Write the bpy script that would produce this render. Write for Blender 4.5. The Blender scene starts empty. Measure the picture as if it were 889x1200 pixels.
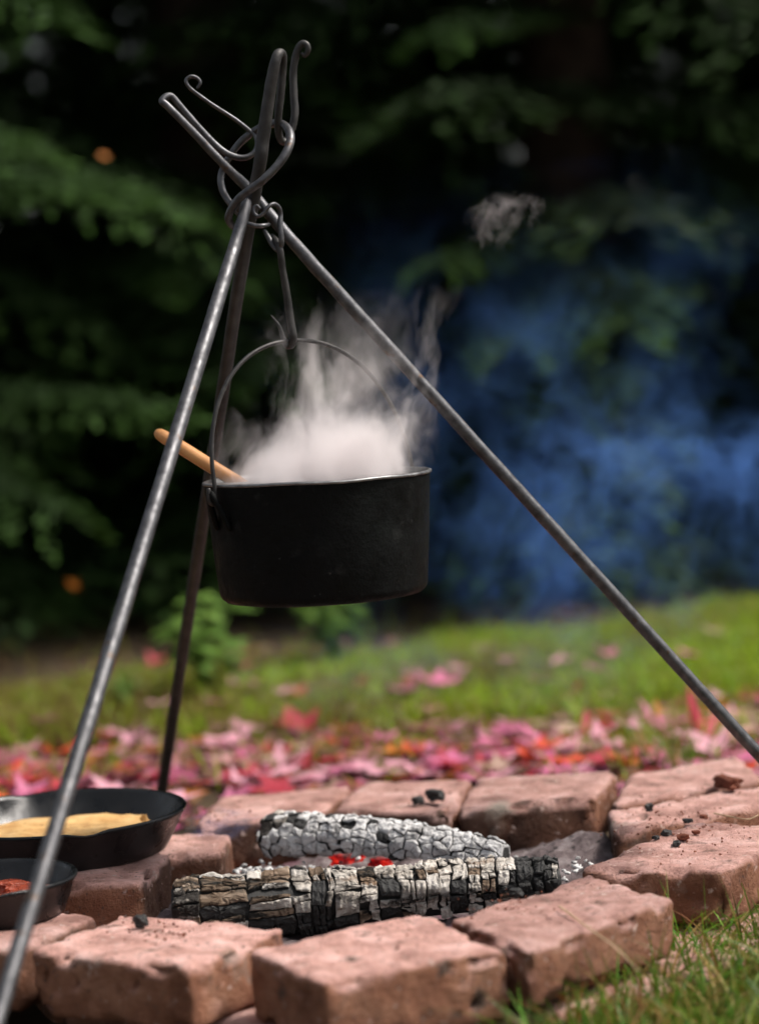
import bpy, bmesh, math, random
import numpy as np
from mathutils import Vector, Matrix, noise

# ------------------------------------------------------------------ camera, world, sun, exposure
scene = bpy.context.scene
COL = scene.collection
F_PX = 3000.0                     # focal length in photograph pixels (889 x 1200)
CAM_H = 0.78
PITCH, ROLL = math.radians(3.85), math.radians(3.4)
TOP = 0.10                        # top of the brick ring above the lawn

_f = Vector((0, math.cos(PITCH), -math.sin(PITCH)))
_u0 = Vector((0, math.sin(PITCH), math.cos(PITCH)))
_r0 = Vector((1, 0, 0))
_r = _r0*math.cos(ROLL) - _u0*math.sin(ROLL)
_u = _r0*math.sin(ROLL) + _u0*math.cos(ROLL)
CAM = Vector((0, 0, CAM_H))

cam_data = bpy.data.cameras.new('camera')
cam = bpy.data.objects.new('camera', cam_data)
COL.objects.link(cam)
cam.matrix_world = Matrix(((_r.x, _u.x, -_f.x, CAM.x), (_r.y, _u.y, -_f.y, CAM.y), (_r.z, _u.z, -_f.z, CAM.z), (0, 0, 0, 1)))
cam_data.sensor_fit = 'VERTICAL'
cam_data.sensor_height = 36.0
cam_data.lens = F_PX/1200*36
cam_data.clip_start, cam_data.clip_end = 0.05, 1000
cam_data.dof.use_dof = True
cam_data.dof.focus_distance = 3.30
cam_data.dof.aperture_fstop = 2.0
cam_data.dof.aperture_blades = 9
scene.camera = cam

SUN_EL, SUN_AZ = math.radians(56), math.radians(90)      # azimuth from +Y towards +X
world = bpy.data.worlds.new('World')
scene.world = world
world.use_nodes = True
wn, wl = world.node_tree.nodes, world.node_tree.links
wn.clear()
w_out = wn.new('ShaderNodeOutputWorld')
w_bg = wn.new('ShaderNodeBackground')
w_sky = wn.new('ShaderNodeTexSky')
w_sky.sky_type = 'NISHITA'
w_sky.sun_disc = False
w_sky.sun_elevation, w_sky.sun_rotation = SUN_EL, SUN_AZ
w_sky.dust_density = 4.0
w_hs = wn.new('ShaderNodeHueSaturation')                  # thin overcast: a paler sky
w_hs.inputs['Saturation'].default_value = 0.35
wl.new(w_sky.outputs[0], w_hs.inputs['Color'])
wl.new(w_hs.outputs[0], w_bg.inputs['Color'])
w_bg.inputs['Strength'].default_value = 0.06
wl.new(w_bg.outputs[0], w_out.inputs['Surface'])

sun_data = bpy.data.lights.new('sun', 'SUN')
sun_data.energy = 2.0
sun_data.angle = math.radians(14)
sun_data.color = (1.0, 0.93, 0.86)
sun = bpy.data.objects.new('sun', sun_data)
COL.objects.link(sun)
_sd = Vector((math.sin(SUN_AZ)*math.cos(SUN_EL), math.cos(SUN_AZ)*math.cos(SUN_EL), math.sin(SUN_EL)))
sun.rotation_euler = _sd.to_track_quat('Z', 'Y').to_euler()

vs = scene.view_settings
scene.display_settings.display_device = 'sRGB'
vs.view_transform = 'Standard'
vs.look = 'None'
vs.exposure = 1.3
vs.gamma = 1.0
vs.use_curve_mapping = False
cy = scene.cycles
cy.use_denoising = True
cy.max_bounces = 6
cy.diffuse_bounces = 3
cy.glossy_bounces = 3
cy.transparent_max_bounces = 8
cy.volume_bounces = 5
cy.use_adaptive_sampling = True
cy.adaptive_threshold = 0.03

random.seed(11)
rng = np.random.default_rng(11)

# ------------------------------------------------------------------ helpers
def ray(x, y): return _f + _r*((x-444.5)/F_PX) + _u*((600-y)/F_PX)
def at(x, y, Y):
    d = ray(x, y); return CAM + d*(Y/d.y)
def onz(x, y, z=0.0):
    d = ray(x, y); return CAM + d*((z-CAM_H)/d.z)

def tag(o, label=None, cat=None, group=None, kind=None):
    if label: o['label'] = label
    if cat: o['category'] = cat
    if group: o['group'] = group
    if kind: o['kind'] = kind
    return o

def empty(name, loc=(0, 0, 0), rz=0.0):
    o = bpy.data.objects.new(name, None)
    o.empty_display_size = 0.05
    COL.objects.link(o); o.location = loc; o.rotation_euler = (0, 0, rz)
    return o

def link_mesh(name, me, mat=None, parent=None, smooth=True):
    if mat is not None and not me.materials: me.materials.append(mat)
    o = bpy.data.objects.new(name, me)
    COL.objects.link(o)
    if smooth: me.polygons.foreach_set('use_smooth', [True]*len(me.polygons))
    if parent is not None:
        o.parent = parent
        o.matrix_parent_inverse = Matrix.Translation(-Vector(parent.location)) if parent.type == 'EMPTY' else Matrix()
    return o

def mesh_from(name, verts, faces, mat=None, parent=None, smooth=True):
    me = bpy.data.meshes.new(name)
    me.from_pydata([tuple(v) for v in verts], [], faces)
    me.update()
    return link_mesh(name, me, mat, parent, smooth)

def np_mesh(name, verts, loops, nper, mat, col=None, parent=None, smooth=False):
    """verts (N,3); loops (M*nper); all polygons with nper corners; col (N,3) point colour"""
    me = bpy.data.meshes.new(name)
    nv, npoly = len(verts), len(loops)//nper
    me.vertices.add(nv); me.vertices.foreach_set('co', np.asarray(verts, np.float32).ravel())
    me.loops.add(len(loops)); me.loops.foreach_set('vertex_index', np.asarray(loops, np.int32).ravel())
    me.polygons.add(npoly); me.polygons.foreach_set('loop_start', np.arange(npoly, dtype=np.int32)*nper)
    if col is not None:
        a = me.attributes.new('tint', 'FLOAT_COLOR', 'POINT')
        c = np.ones((nv, 4), np.float32); c[:, :3] = col
        a.data.foreach_set('color', c.ravel())
    me.update(calc_edges=True); me.validate()
    return link_mesh(name, me, mat, parent, smooth)

def catmull(pts, n):
    P = [Vector(p) for p in pts]
    P = [P[0]*2-P[1]] + P + [P[-1]*2-P[-2]]
    out = []
    for i in range(1, len(P)-2):
        p0, p1, p2, p3 = P[i-1:i+3]
        for k in range(n):
            t = k/n
            out.append(0.5*((2*p1)+(p2-p0)*t+(2*p0-5*p1+4*p2-p3)*t*t+(3*p1-p0-3*p2+p3)*t*t*t))
    out.append(P[-2].copy())
    return out

def tube(pts, radii, n=6, seg=14, wobble=0.0, flat=1.0):
    """swept round bar through pts; radii per control point (or one number)"""
    if not isinstance(radii, (list, tuple)): radii = [radii]*len(pts)
    C = catmull(pts, n)
    R = [v.x for v in catmull([(r, 0, 0) for r in radii], n)]
    verts, faces = [], []
    t0 = (C[1]-C[0]).normalized()
    ref = Vector((0, 1, 0)) if abs(t0.y) < 0.8 else Vector((1, 0, 0))
    nrm = (ref - t0*ref.dot(t0)).normalized()
    for i, c in enumerate(C):
        t = (C[min(i+1, len(C)-1)]-C[max(i-1, 0)]).normalized()
        nrm = (nrm - t*nrm.dot(t)).normalized()
        b = t.cross(nrm)
        for s in range(seg):
            a = 2*math.pi*s/seg
            rr = max(R[i], 0.0006)
            if wobble: rr *= 1+wobble*noise.noise(c*60+Vector((s*.4, 0, 0)))
            verts.append(c+(nrm*math.cos(a)*flat+b*math.sin(a))*rr)
    m = len(C)
    for i in range(m-1):
        for s in range(seg):
            faces.append((i*seg+s, i*seg+(s+1) % seg, (i+1)*seg+(s+1) % seg, (i+1)*seg+s))
    for end, sgn in ((0, -1), (m-1, 1)):          # domed end
        t = (C[1]-C[0]).normalized() if end == 0 else (C[-1]-C[-2]).normalized()
        base = end*seg
        ring = []
        for s in range(seg):
            v = C[end]+(verts[base+s]-C[end])*0.6+t*sgn*R[end]*0.6
            ring.append(len(verts)); verts.append(v)
        for s in range(seg):
            q = (base+s, base+(s+1) % seg, ring[(s+1) % seg], ring[s])
            faces.append(q if sgn > 0 else q[::-1])
        faces.append(tuple(ring) if sgn > 0 else tuple(ring[::-1]))
    return verts, faces

def lathe(profile, seg=64, jitter=0.0, seed=0):
    verts, faces = [], []
    for (r, z) in profile:
        for s in range(seg):
            a = 2*math.pi*s/seg
            d = 1+jitter*noise.noise(Vector((math.cos(a)*2, math.sin(a)*2, z*20+seed)))
            verts.append(Vector((r*d*math.cos(a), r*d*math.sin(a), z)))
    for i in range(len(profile)-1):
        for s in range(seg):
            faces.append((i*seg+s, i*seg+(s+1) % seg, (i+1)*seg+(s+1) % seg, (i+1)*seg+s))
    if profile[0][0] > 1e-6: faces.append(tuple(range(seg))[::-1])
    if profile[-1][0] > 1e-6: faces.append(tuple(range((len(profile)-1)*seg, len(profile)*seg)))
    return verts, faces

# ------------------------------------------------------------------ materials
def new_mat(name):
    m = bpy.data.materials.new(name); m.use_nodes = True
    nt = m.node_tree; nt.nodes.clear()
    out = nt.nodes.new('ShaderNodeOutputMaterial')
    return m, nt, out

def N(nt, typ, **kw):
    n = nt.nodes.new(typ)
    for k, v in kw.items():
        if k in n.inputs: n.inputs[k].default_value = v
        else: setattr(n, k, v)
    return n

def ramp(nt, stops, interp='LINEAR'):
    r = nt.nodes.new('ShaderNodeValToRGB')
    r.color_ramp.interpolation = interp
    e = r.color_ramp.elements
    while len(e) < len(stops): e.new(0.5)
    for el, (p, c) in zip(e, stops):
        el.position = p; el.color = (c[0], c[1], c[2], 1) if len(c) == 3 else c
    return r

def surf(name, stops, scale=8.0, detail=8, rough=(0.5, 0.8), metallic=0.0, bump=0.3, bump_scale=60.0, bump_dist=0.004,
         coord='Object', distort=0.0, spec=0.5, speck=None, rough_scale=None, objrand=0.0, tint=False, translucent=0.0, stretch=None, shift=True):
    m, nt, out = new_mat(name); L = nt.links
    tc = N(nt, 'ShaderNodeTexCoord')
    src = tc.outputs[coord]
    if stretch:
        st_ = N(nt, 'ShaderNodeVectorMath', operation='MULTIPLY'); st_.inputs[1].default_value = stretch
        L.new(src, st_.inputs[0]); src = st_.outputs[0]
    if objrand: oi = N(nt, 'ShaderNodeObjectInfo')
    if objrand and shift:
        oi = N(nt, 'ShaderNodeObjectInfo')
        va = N(nt, 'ShaderNodeVectorMath', operation='MULTIPLY_ADD')
        va.inputs[1].default_value = (1, 1, 1)
        sc = N(nt, 'ShaderNodeVectorMath', operation='SCALE'); sc.inputs['Scale'].default_value = 37.0
        cb = N(nt, 'ShaderNodeCombineXYZ')
        for k in range(3): L.new(oi.outputs['Random'], cb.inputs[k])
        L.new(cb.outputs[0], sc.inputs[0]); L.new(src, va.inputs[0]); L.new(sc.outputs[0], va.inputs[2])
        src = va.outputs[0]
    n1 = N(nt, 'ShaderNodeTexNoise', Scale=scale, Detail=detail, Roughness=0.62, Distortion=distort)
    L.new(src, n1.inputs['Vector'])
    r = ramp(nt, stops)
    L.new(n1.outputs['Fac'], r.inputs[0])
    colour = r.outputs[0]
    if tint:
        at_ = N(nt, 'ShaderNodeAttribute', attribute_name='tint')
        mx = N(nt, 'ShaderNodeMix', data_type='RGBA', blend_type='MULTIPLY'); mx.inputs[0].default_value = 1
        L.new(colour, mx.inputs[6]); L.new(at_.outputs['Color'], mx.inputs[7]); colour = mx.outputs[2]
    if objrand:
        hs = N(nt, 'ShaderNodeHueSaturation')
        mr = N(nt, 'ShaderNodeMapRange'); mr.inputs[3].default_value = 1-objrand; mr.inputs[4].default_value = 1+objrand
        L.new(oi.outputs['Random'], mr.inputs[0]); L.new(mr.outputs[0], hs.inputs['Value'])
        L.new(colour, hs.inputs['Color']); colour = hs.outputs[0]
    if speck:
        for (sc_, lo, hi, c) in speck:
            ns = N(nt, 'ShaderNodeTexNoise', Scale=sc_, Detail=4.0, Roughness=0.6)
            L.new(src, ns.inputs['Vector'])
            rs = ramp(nt, [(lo, (0, 0, 0)), (hi, (1, 1, 1))]); L.new(ns.outputs['Fac'], rs.inputs[0])
            mx = N(nt, 'ShaderNodeMix', data_type='RGBA'); L.new(rs.outputs[0], mx.inputs[0])
            L.new(colour, mx.inputs[6]); mx.inputs[7].default_value = (*c, 1); colour = mx.outputs[2]
    b = N(nt, 'ShaderNodeBsdfPrincipled', Metallic=metallic)
    b.inputs['Specular IOR Level'].default_value = spec
    L.new(colour, b.inputs['Base Color'])
    nr = N(nt, 'ShaderNodeTexNoise', Scale=rough_scale or scale*2, Detail=5.0)
    L.new(src, nr.inputs['Vector'])
    mr2 = N(nt, 'ShaderNodeMapRange'); mr2.inputs[1].default_value = 0.3; mr2.inputs[2].default_value = 0.7
    mr2.inputs[3].default_value, mr2.inputs[4].default_value = rough
    L.new(nr.outputs['Fac'], mr2.inputs[0]); L.new(mr2.outputs[0], b.inputs['Roughness'])
    if bump:
        nb = N(nt, 'ShaderNodeTexNoise', Scale=bump_scale, Detail=8.0, Roughness=0.7)
        L.new(src, nb.inputs['Vector'])
        bp = N(nt, 'ShaderNodeBump', Strength=bump, Distance=bump_dist)
        L.new(nb.outputs['Fac'], bp.inputs['Height']); L.new(bp.outputs[0], b.inputs['Normal'])
    if translucent:
        tr = N(nt, 'ShaderNodeBsdfTranslucent'); L.new(colour, tr.inputs['Color'])
        ms = N(nt, 'ShaderNodeMixShader'); ms.inputs[0].default_value = translucent
        L.new(b.outputs[0], ms.inputs[1]); L.new(tr.outputs[0], ms.inputs[2]); L.new(ms.outputs[0], out.inputs['Surface'])
    else:
        L.new(b.outputs[0], out.inputs['Surface'])
    return m

M = {}
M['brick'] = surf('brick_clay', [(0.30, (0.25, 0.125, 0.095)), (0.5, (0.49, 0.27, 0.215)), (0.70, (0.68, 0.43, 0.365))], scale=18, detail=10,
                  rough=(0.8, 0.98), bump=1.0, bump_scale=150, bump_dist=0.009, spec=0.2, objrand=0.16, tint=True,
                  speck=[(22, 0.60, 0.72, (0.13, 0.085, 0.065)), (70, 0.62, 0.70, (0.60, 0.44, 0.38)), (130, 0.62, 0.68, (0.17, 0.10, 0.08)), (8, 0.63, 0.74, (0.30, 0.25, 0.21))])
M['iron'] = surf('forged_iron', [(0.3, (0.06, 0.06, 0.064)), (0.7, (0.15, 0.15, 0.155))], scale=70, rough=(0.38, 0.62), metallic=0.9, bump=0.22,
                 bump_scale=240, bump_dist=0.002, rough_scale=90, speck=[(40, 0.62, 0.70, (0.10, 0.065, 0.045))])
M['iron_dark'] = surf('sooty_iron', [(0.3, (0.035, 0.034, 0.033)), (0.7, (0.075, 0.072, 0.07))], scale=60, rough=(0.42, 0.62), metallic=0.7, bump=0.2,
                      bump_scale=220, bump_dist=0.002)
M['pot'] = surf('sooty_pot_iron', [(0.35, (0.002, 0.0024, 0.0023)), (0.62, (0.0045, 0.0052, 0.005)), (0.75, (0.014, 0.015, 0.0145))], scale=16, detail=10,
                rough=(0.36, 0.8), bump=0.45, bump_scale=90, bump_dist=0.004, spec=0.10,
                speck=[(120, 0.68, 0.74, (0.05, 0.05, 0.048)), (26, 0.60, 0.76, (0.02, 0.021, 0.02)), (6, 0.56, 0.70, (0.009, 0.011, 0.0105))])
M['rim'] = surf('worn_pot_rim', [(0.3, (0.10, 0.10, 0.10)), (0.7, (0.34, 0.34, 0.34))], scale=60, rough=(0.3, 0.5), metallic=0.7, bump=0.2, bump_scale=200, bump_dist=0.002)
M['skillet'] = surf('seasoned_iron', [(0.3, (0.003, 0.0036, 0.0042)), (0.7, (0.010, 0.011, 0.0125))], scale=20, rough=(0.20, 0.45), bump=0.14, bump_scale=260,
                    bump_dist=0.002, spec=0.38)
M['wood'] = surf('spoon_wood', [(0.3, (0.48, 0.20, 0.065)), (0.7, (0.66, 0.33, 0.12))], scale=30, rough=(0.4, 0.6), bump=0.15, bump_scale=120, bump_dist=0.001)
M['stew'] = surf('stew', [(0.3, (0.10, 0.022, 0.035)), (0.7, (0.28, 0.08, 0.10))], scale=40, rough=(0.08, 0.3), bump=0.5, bump_scale=50, bump_dist=0.01)
M['sauce'] = surf('red_sauce', [(0.3, (0.14, 0.022, 0.015)), (0.6, (0.36, 0.07, 0.03)), (0.75, (0.55, 0.30, 0.12))], scale=45, rough=(0.12, 0.4), bump=0.6, bump_scale=60, bump_dist=0.01)
M['bread'] = surf('cornbread_crumb', [(0.3, (0.46, 0.23, 0.07)), (0.55, (0.68, 0.43, 0.18)), (0.75, (0.78, 0.56, 0.30))], scale=28, rough=(0.6, 0.9), bump=0.8, speck=[(20, .58, .70, (.36, .16, .045)), (120, .62, .70, (.30, .13, .04))],
                  bump_scale=110, bump_dist=0.004, spec=0.3)
M['ash_white'] = surf('white_ash', [(0.3, (0.42, 0.41, 0.40)), (0.55, (0.62, 0.61, 0.60)), (0.75, (0.74, 0.73, 0.72))], scale=50, rough=(0.85, 1), bump=0.7,
                      bump_scale=150, bump_dist=0.003, spec=0.1, objrand=0.12, shift=False, speck=[(28, 0.58, 0.70, (0.20, 0.195, 0.19)), (90, 0.60, 0.68, (0.16, 0.15, 0.15))])
M['ash_tan'] = surf('pale_charred_wood', [(0.3, (0.20, 0.175, 0.15)), (0.46, (0.46, 0.42, 0.37)), (0.70, (0.70, 0.66, 0.61))], scale=60, rough=(0.85, 1), bump=1.0,
                    bump_scale=150, bump_dist=0.005, spec=0.1, objrand=0.12, shift=False, stretch=(.35, 1, 1), speck=[(80, 0.58, 0.68, (0.07, 0.062, 0.055)), (26, 0.53, 0.63, (0.045, 0.04, 0.036)), (40, 0.60, 0.70, (0.24, 0.16, 0.105))])
M['char_brown'] = surf('scorched_wood', [(0.3, (0.05, 0.038, 0.028)), (0.5, (0.19, 0.135, 0.095)), (0.72, (0.45, 0.36, 0.28))], scale=60, rough=(0.85, 1), bump=1.0,
                       bump_scale=140, bump_dist=0.005, spec=0.1, objrand=0.15, shift=False, stretch=(.2, 1, 1), speck=[(45, 0.52, 0.62, (0.03, 0.028, 0.025))])
M['char'] = surf('charcoal', [(0.3, (0.012, 0.012, 0.012)), (0.65, (0.035, 0.034, 0.032)), (0.8, (0.10, 0.098, 0.092))], scale=70, rough=(0.45, 0.8), bump=0.8,
                 bump_scale=130, bump_dist=0.004, spec=0.4)
M['ash_bed'] = surf('ash_and_cinders', [(0.3, (0.05, 0.040, 0.040)), (0.5, (0.16, 0.125, 0.125)), (0.72, (0.36, 0.32, 0.315))], scale=26, detail=12, rough=(0.9, 1),
                    bump=0.9, bump_scale=110, bump_dist=0.008, spec=0.1, speck=[(60, 0.58, 0.66, (0.05, 0.042, 0.042)), (14, 0.60, 0.70, (0.16, 0.085, 0.10))])
M['soil'] = surf('earth', [(0.3, (0.030, 0.022, 0.014)), (0.55, (0.085, 0.060, 0.036)), (0.75, (0.15, 0.105, 0.07))], scale=5, detail=12, rough=(0.85, 1), bump=0.8,
                 bump_scale=60, bump_dist=0.015, spec=0.15)
M['grass'] = surf('grass_blade', [(0.3, (0.75, 0.75, 0.75)), (0.7, (1, 1, 1))], scale=20, rough=(0.4, 0.6), bump=0, tint=True, spec=0.35, translucent=0.35)
M['needle'] = surf('conifer_needles', [(0.3, (0.6, 0.6, 0.6)), (0.7, (1, 1, 1))], scale=3, rough=(0.5, 0.7), bump=0, tint=True, spec=0.3, translucent=0.2)
M['bark'] = surf('conifer_bark', [(0.3, (0.03, 0.022, 0.016)), (0.7, (0.09, 0.066, 0.05))], scale=12, rough=(0.85, 1), bump=0.9, bump_scale=30, bump_dist=0.02, spec=0.1)
M['barkchip'] = surf('bark_chip', [(0.3, (0.09, 0.03, 0.02)), (0.7, (0.26, 0.10, 0.065))], scale=60, rough=(0.8, 1), bump=0.9, bump_scale=120, bump_dist=0.004, spec=0.1)
M['straw'] = surf('straw', [(0.3, (0.45, 0.30, 0.17)), (0.7, (0.62, 0.45, 0.28))], scale=30, rough=(0.5, 0.7), bump=0)
M['weed'] = surf('weed_leaf', [(0.3, (0.07, 0.15, 0.02)), (0.7, (0.16, 0.28, 0.045))], scale=12, rough=(0.4, 0.6), bump=0.2, bump_scale=60, translucent=0.3)

LEAFC = {'crimson': ((0.30, 0.018, 0.035), (0.52, 0.06, 0.085)), 'pink': ((0.62, 0.25, 0.33), (0.82, 0.46, 0.53)),
         'magenta': ((0.48, 0.09, 0.20), (0.70, 0.24, 0.38)), 'scarlet': ((0.55, 0.035, 0.015), (0.75, 0.12, 0.05)),
         'orange': ((0.52, 0.13, 0.015), (0.72, 0.30, 0.06)), 'maroon': ((0.07, 0.018, 0.028), (0.17, 0.045, 0.06)),
         'tan': ((0.40, 0.24, 0.17), (0.66, 0.47, 0.38))}
for k, (a, b) in LEAFC.items():
    M['leaf_'+k] = surf('leaf_'+k, [(0.3, a), (0.7, b)], scale=30, rough=(0.35, 0.6), bump=0.3, bump_scale=80, bump_dist=0.003, objrand=0.15, translucent=0.2)

def ember_mat():
    m, nt, out = new_mat('glowing_ember'); L = nt.links
    tc = N(nt, 'ShaderNodeTexCoord'); n1 = N(nt, 'ShaderNodeTexNoise', Scale=85.0, Detail=5.0)
    L.new(tc.outputs['Object'], n1.inputs['Vector'])
    r = ramp(nt, [(0.36, (0.012, 0.0, 0.0)), (0.54, (0.28, 0.003, 0.004)), (0.76, (1.0, 0.04, 0.014))])
    L.new(n1.outputs['Fac'], r.inputs[0])
    b = N(nt, 'ShaderNodeBsdfPrincipled', Roughness=0.9); b.inputs['Base Color'].default_value = (0.06, 0.03, 0.03, 1)
    L.new(r.outputs[0], b.inputs['Emission Color']); b.inputs['Emission Strength'].default_value = 0.42
    L.new(b.outputs[0], out.inputs['Surface'])
    return m
M['ember'] = ember_mat()

# ------------------------------------------------------------------ the ground
def build_ground():
    # fine near the fire, one sheet out to the horizon
    xs = np.concatenate([-np.geomspace(400, 6, 14), np.linspace(-5, 5, 90), np.geomspace(6, 400, 14)])
    ys = np.concatenate([-np.geomspace(400, 1, 12), np.linspace(0, 12, 110), np.geomspace(13, 600, 16)])
    V, Fc = [], []
    for y in ys:
        for x in xs:
            d = math.hypot(x, y-5)
            z = 0.012*noise.noise(Vector((x*1.6, y*1.6, 0))) if d < 9 else 0.0
            r = math.hypot(x, y-3.33)
            if r < 0.75: z -= 0.03*max(0, 1-r/0.75)
            V.append((x, y, z-0.004))
    nx = len(xs)
    for j in range(len(ys)-1):
        for i in range(nx-1):
            Fc.append((j*nx+i, j*nx+i+1, (j+1)*nx+i+1, (j+1)*nx+i))
    tag(mesh_from('ground', V, Fc, M['soil']), kind='structure')
build_ground()

# ------------------------------------------------------------------ fire ring of bricks
def brick_mesh(name, quad, ztop, thick, seed, res=0.009, rnd=0.0075, rough=1.15, tilt=(0, 0)):
    Q = [Vector((q[0], q[1], 0)) for q in quad]
    a = ((Q[1]-Q[0]).length+(Q[2]-Q[3]).length)/4
    b = ((Q[3]-Q[0]).length+(Q[2]-Q[1]).length)/4
    c = thick/2
    nx, ny, nz = max(4, int(2*a/res)), max(4, int(2*b/res)), max(4, int(thick/res))
    idx, V, Fc = {}, [], []
    def vid(i, j, k):
        key = (i, j, k)
        if key not in idx:
            q = Vector(((2*i/nx-1)*a, (2*j/ny-1)*b, (2*k/nz-1)*c))
            inn = Vector((max(-(a-rnd), min(a-rnd, q.x)), max(-(b-rnd), min(b-rnd, q.y)), max(-(c-rnd), min(c-rnd, q.z))))
            d = q-inn
            nrm = d.normalized() if d.length > 1e-9 else Vector((0, 0, 1))
            edge = sum(1 for t in (abs(d.x), abs(d.y), abs(d.z)) if t > 1e-5) > 1
            q = inn+nrm*rnd
            s = Vector((seed*3.1, seed*1.7, seed*.9))
            h = 0.0028*noise.noise(q*14+s)+0.0022*noise.noise(q*42+s)+0.0014*noise.noise(q*110+s)
            chip = noise.noise(q*26+s*2)
            if edge and chip > 0.02: h -= 0.028*(chip-0.02)
            pit = noise.noise(q*75+s*3)
            if pit > 0.42: h -= 0.006*(pit-0.42)*4
            q = q+nrm*h*rough
            u, v = (q.x/a+1)/2, (q.y/b+1)/2
            p = Q[0]*(1-u)*(1-v)+Q[1]*u*(1-v)+Q[2]*u*v+Q[3]*(1-u)*v
            z = ztop-c+q.z+tilt[0]*q.x+tilt[1]*q.y
            idx[key] = len(V); V.append(Vector((p.x, p.y, z)))
        return idx[key]
    for i in range(nx):
        for j in range(ny):
            Fc.append((vid(i, j, nz), vid(i+1, j, nz), vid(i+1, j+1, nz), vid(i, j+1, nz)))
            Fc.append((vid(i, j, 0), vid(i, j+1, 0), vid(i+1, j+1, 0), vid(i+1, j, 0)))
    for i in range(nx):
        for k in range(nz):
            Fc.append((vid(i, 0, k), vid(i+1, 0, k), vid(i+1, 0, k+1), vid(i, 0, k+1)))
            Fc.append((vid(i, ny, k), vid(i, ny, k+1), vid(i+1, ny, k+1), vid(i+1, ny, k)))
    for j in range(ny):
        for k in range(nz):
            Fc.append((vid(0, j, k), vid(0, j, k+1), vid(0, j+1, k+1), vid(0, j+1, k)))
            Fc.append((vid(nx, j, k), vid(nx, j+1, k), vid(nx, j+1, k+1), vid(nx, j, k+1)))
    return V, Fc

def soot_dust_shade(o, seed):
    # the sides that face the fire are blackened, in uneven patches
    n = len(o.data.vertices); c = np.ones((n, 4), np.float32)
    for v in o.data.vertices:
        d = Vector((v.co.x, v.co.y-3.34, 0)); r = d.length
        f = -v.normal.dot(d.normalized())*.9+.25*noise.noise(v.co*18+Vector((seed, 0, 0)))
        if v.normal.z > .6: f = .55*max(0, (.40-r)/.10)+.5*noise.noise(v.co*16+Vector((seed, 0, 0)))-.1
        f = max(0, min(1, f*1.4-.15))*.72
        k = max(0, min(1, (v.normal.z-.15)*1.8+.5*noise.noise(v.co*30+Vector((seed, 3, 0)))))       # pale ash dust on tops; lit-top, shaded-side contrast also put into the tint
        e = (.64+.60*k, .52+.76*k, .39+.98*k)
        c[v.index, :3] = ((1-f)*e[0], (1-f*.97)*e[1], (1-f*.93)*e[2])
    a = o.data.attributes.new('tint', 'FLOAT_COLOR', 'POINT'); a.data.foreach_set('color', c.ravel())

ring = empty('fire_ring', (0, 3.33, 0))
tag(ring, 'ring of weathered pinkish bricks laid around the burning logs', 'fire ring')
BR = [  # top corners (x, y) counter-clockwise from the camera-side left one, height of the top, thickness
    ([(-.432, 2.915), (-.240, 2.798), (-.135, 2.972), (-.345, 3.092)], TOP, .075),
    ([(-.178, 2.848), (-.090, 2.692), (.112, 2.775), (.022, 2.985)], TOP+.003, .080),
    ([(.052, 2.945), (.132, 2.752), (.320, 2.984), (.234, 3.160)], TOP+.002, .066),
    ([(.225, 3.185), (.400, 3.128), (.560, 3.365), (.395, 3.452)], TOP+.001, .070),
    ([(.290, 3.412), (.565, 3.578), (.530, 3.702), (.294, 3.560)], TOP, .072),
    ([(.303, 3.595), (.545, 3.735), (.530, 3.935), (.352, 3.835)], TOP+.004, .075),
    ([(.086, 3.622), (.284, 3.638), (.338, 3.865), (.125, 3.885)], TOP+.006, .078),
    ([(-.098, 3.698), (.076, 3.628), (.115, 3.885), (-.045, 3.935)], TOP, .075),
    ([(-.292, 3.672), (-.112, 3.705), (-.062, 3.930), (-.275, 3.880)], TOP-.004, .075),
    ([(-.400, 3.505), (-.248, 3.490), (-.238, 3.640), (-.390, 3.660)], TOP-.012, .075),
    ([(-.600, 3.300), (-.334, 3.258), (-.310, 3.450), (-.570, 3.490)], TOP, .075),
    ([(-.660, 2.985), (-.448, 2.940), (-.375, 3.105), (-.590, 3.235)], TOP-.003, .075),
    ([(-.640, 3.520), (-.425, 3.520), (-.415, 3.690), (-.590, 3.720)], TOP-.002, .075),
]
for i, (q, z, th) in enumerate(BR):
    near = i in (0, 1, 2, 3)
    V, Fc = brick_mesh('brick', q, z, th, i+1, res=0.0065 if near else 0.009, tilt=((-0.01, 0.0), (0.0, 0.01), (0.01, -0.01), (0.0, 0.0))[i % 4])
    soot_dust_shade(mesh_from('brick', V, Fc, M['brick'], ring), i)
for k in range(15):                                        # the half-buried course below
    a = 2*math.pi*(k+0.43)/15
    cx, cy_ = 0.0+0.405*math.cos(a), 3.33+0.445*math.sin(a)
    t = Vector((-math.sin(a), math.cos(a), 0)); n_ = Vector((math.cos(a), math.sin(a), 0)); c0 = Vector((cx, cy_, 0))
    q = [c0-t*.095-n_*.085, c0-t*.1+n_*.095, c0+t*.1+n_*.095, c0+t*.095-n_*.085]
    V, Fc = brick_mesh('brick', q, 0.022, .075, 40+k, res=0.012)
    soot_dust_shade(mesh_from('brick', V, Fc, M['brick'], ring), 40+k)

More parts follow.
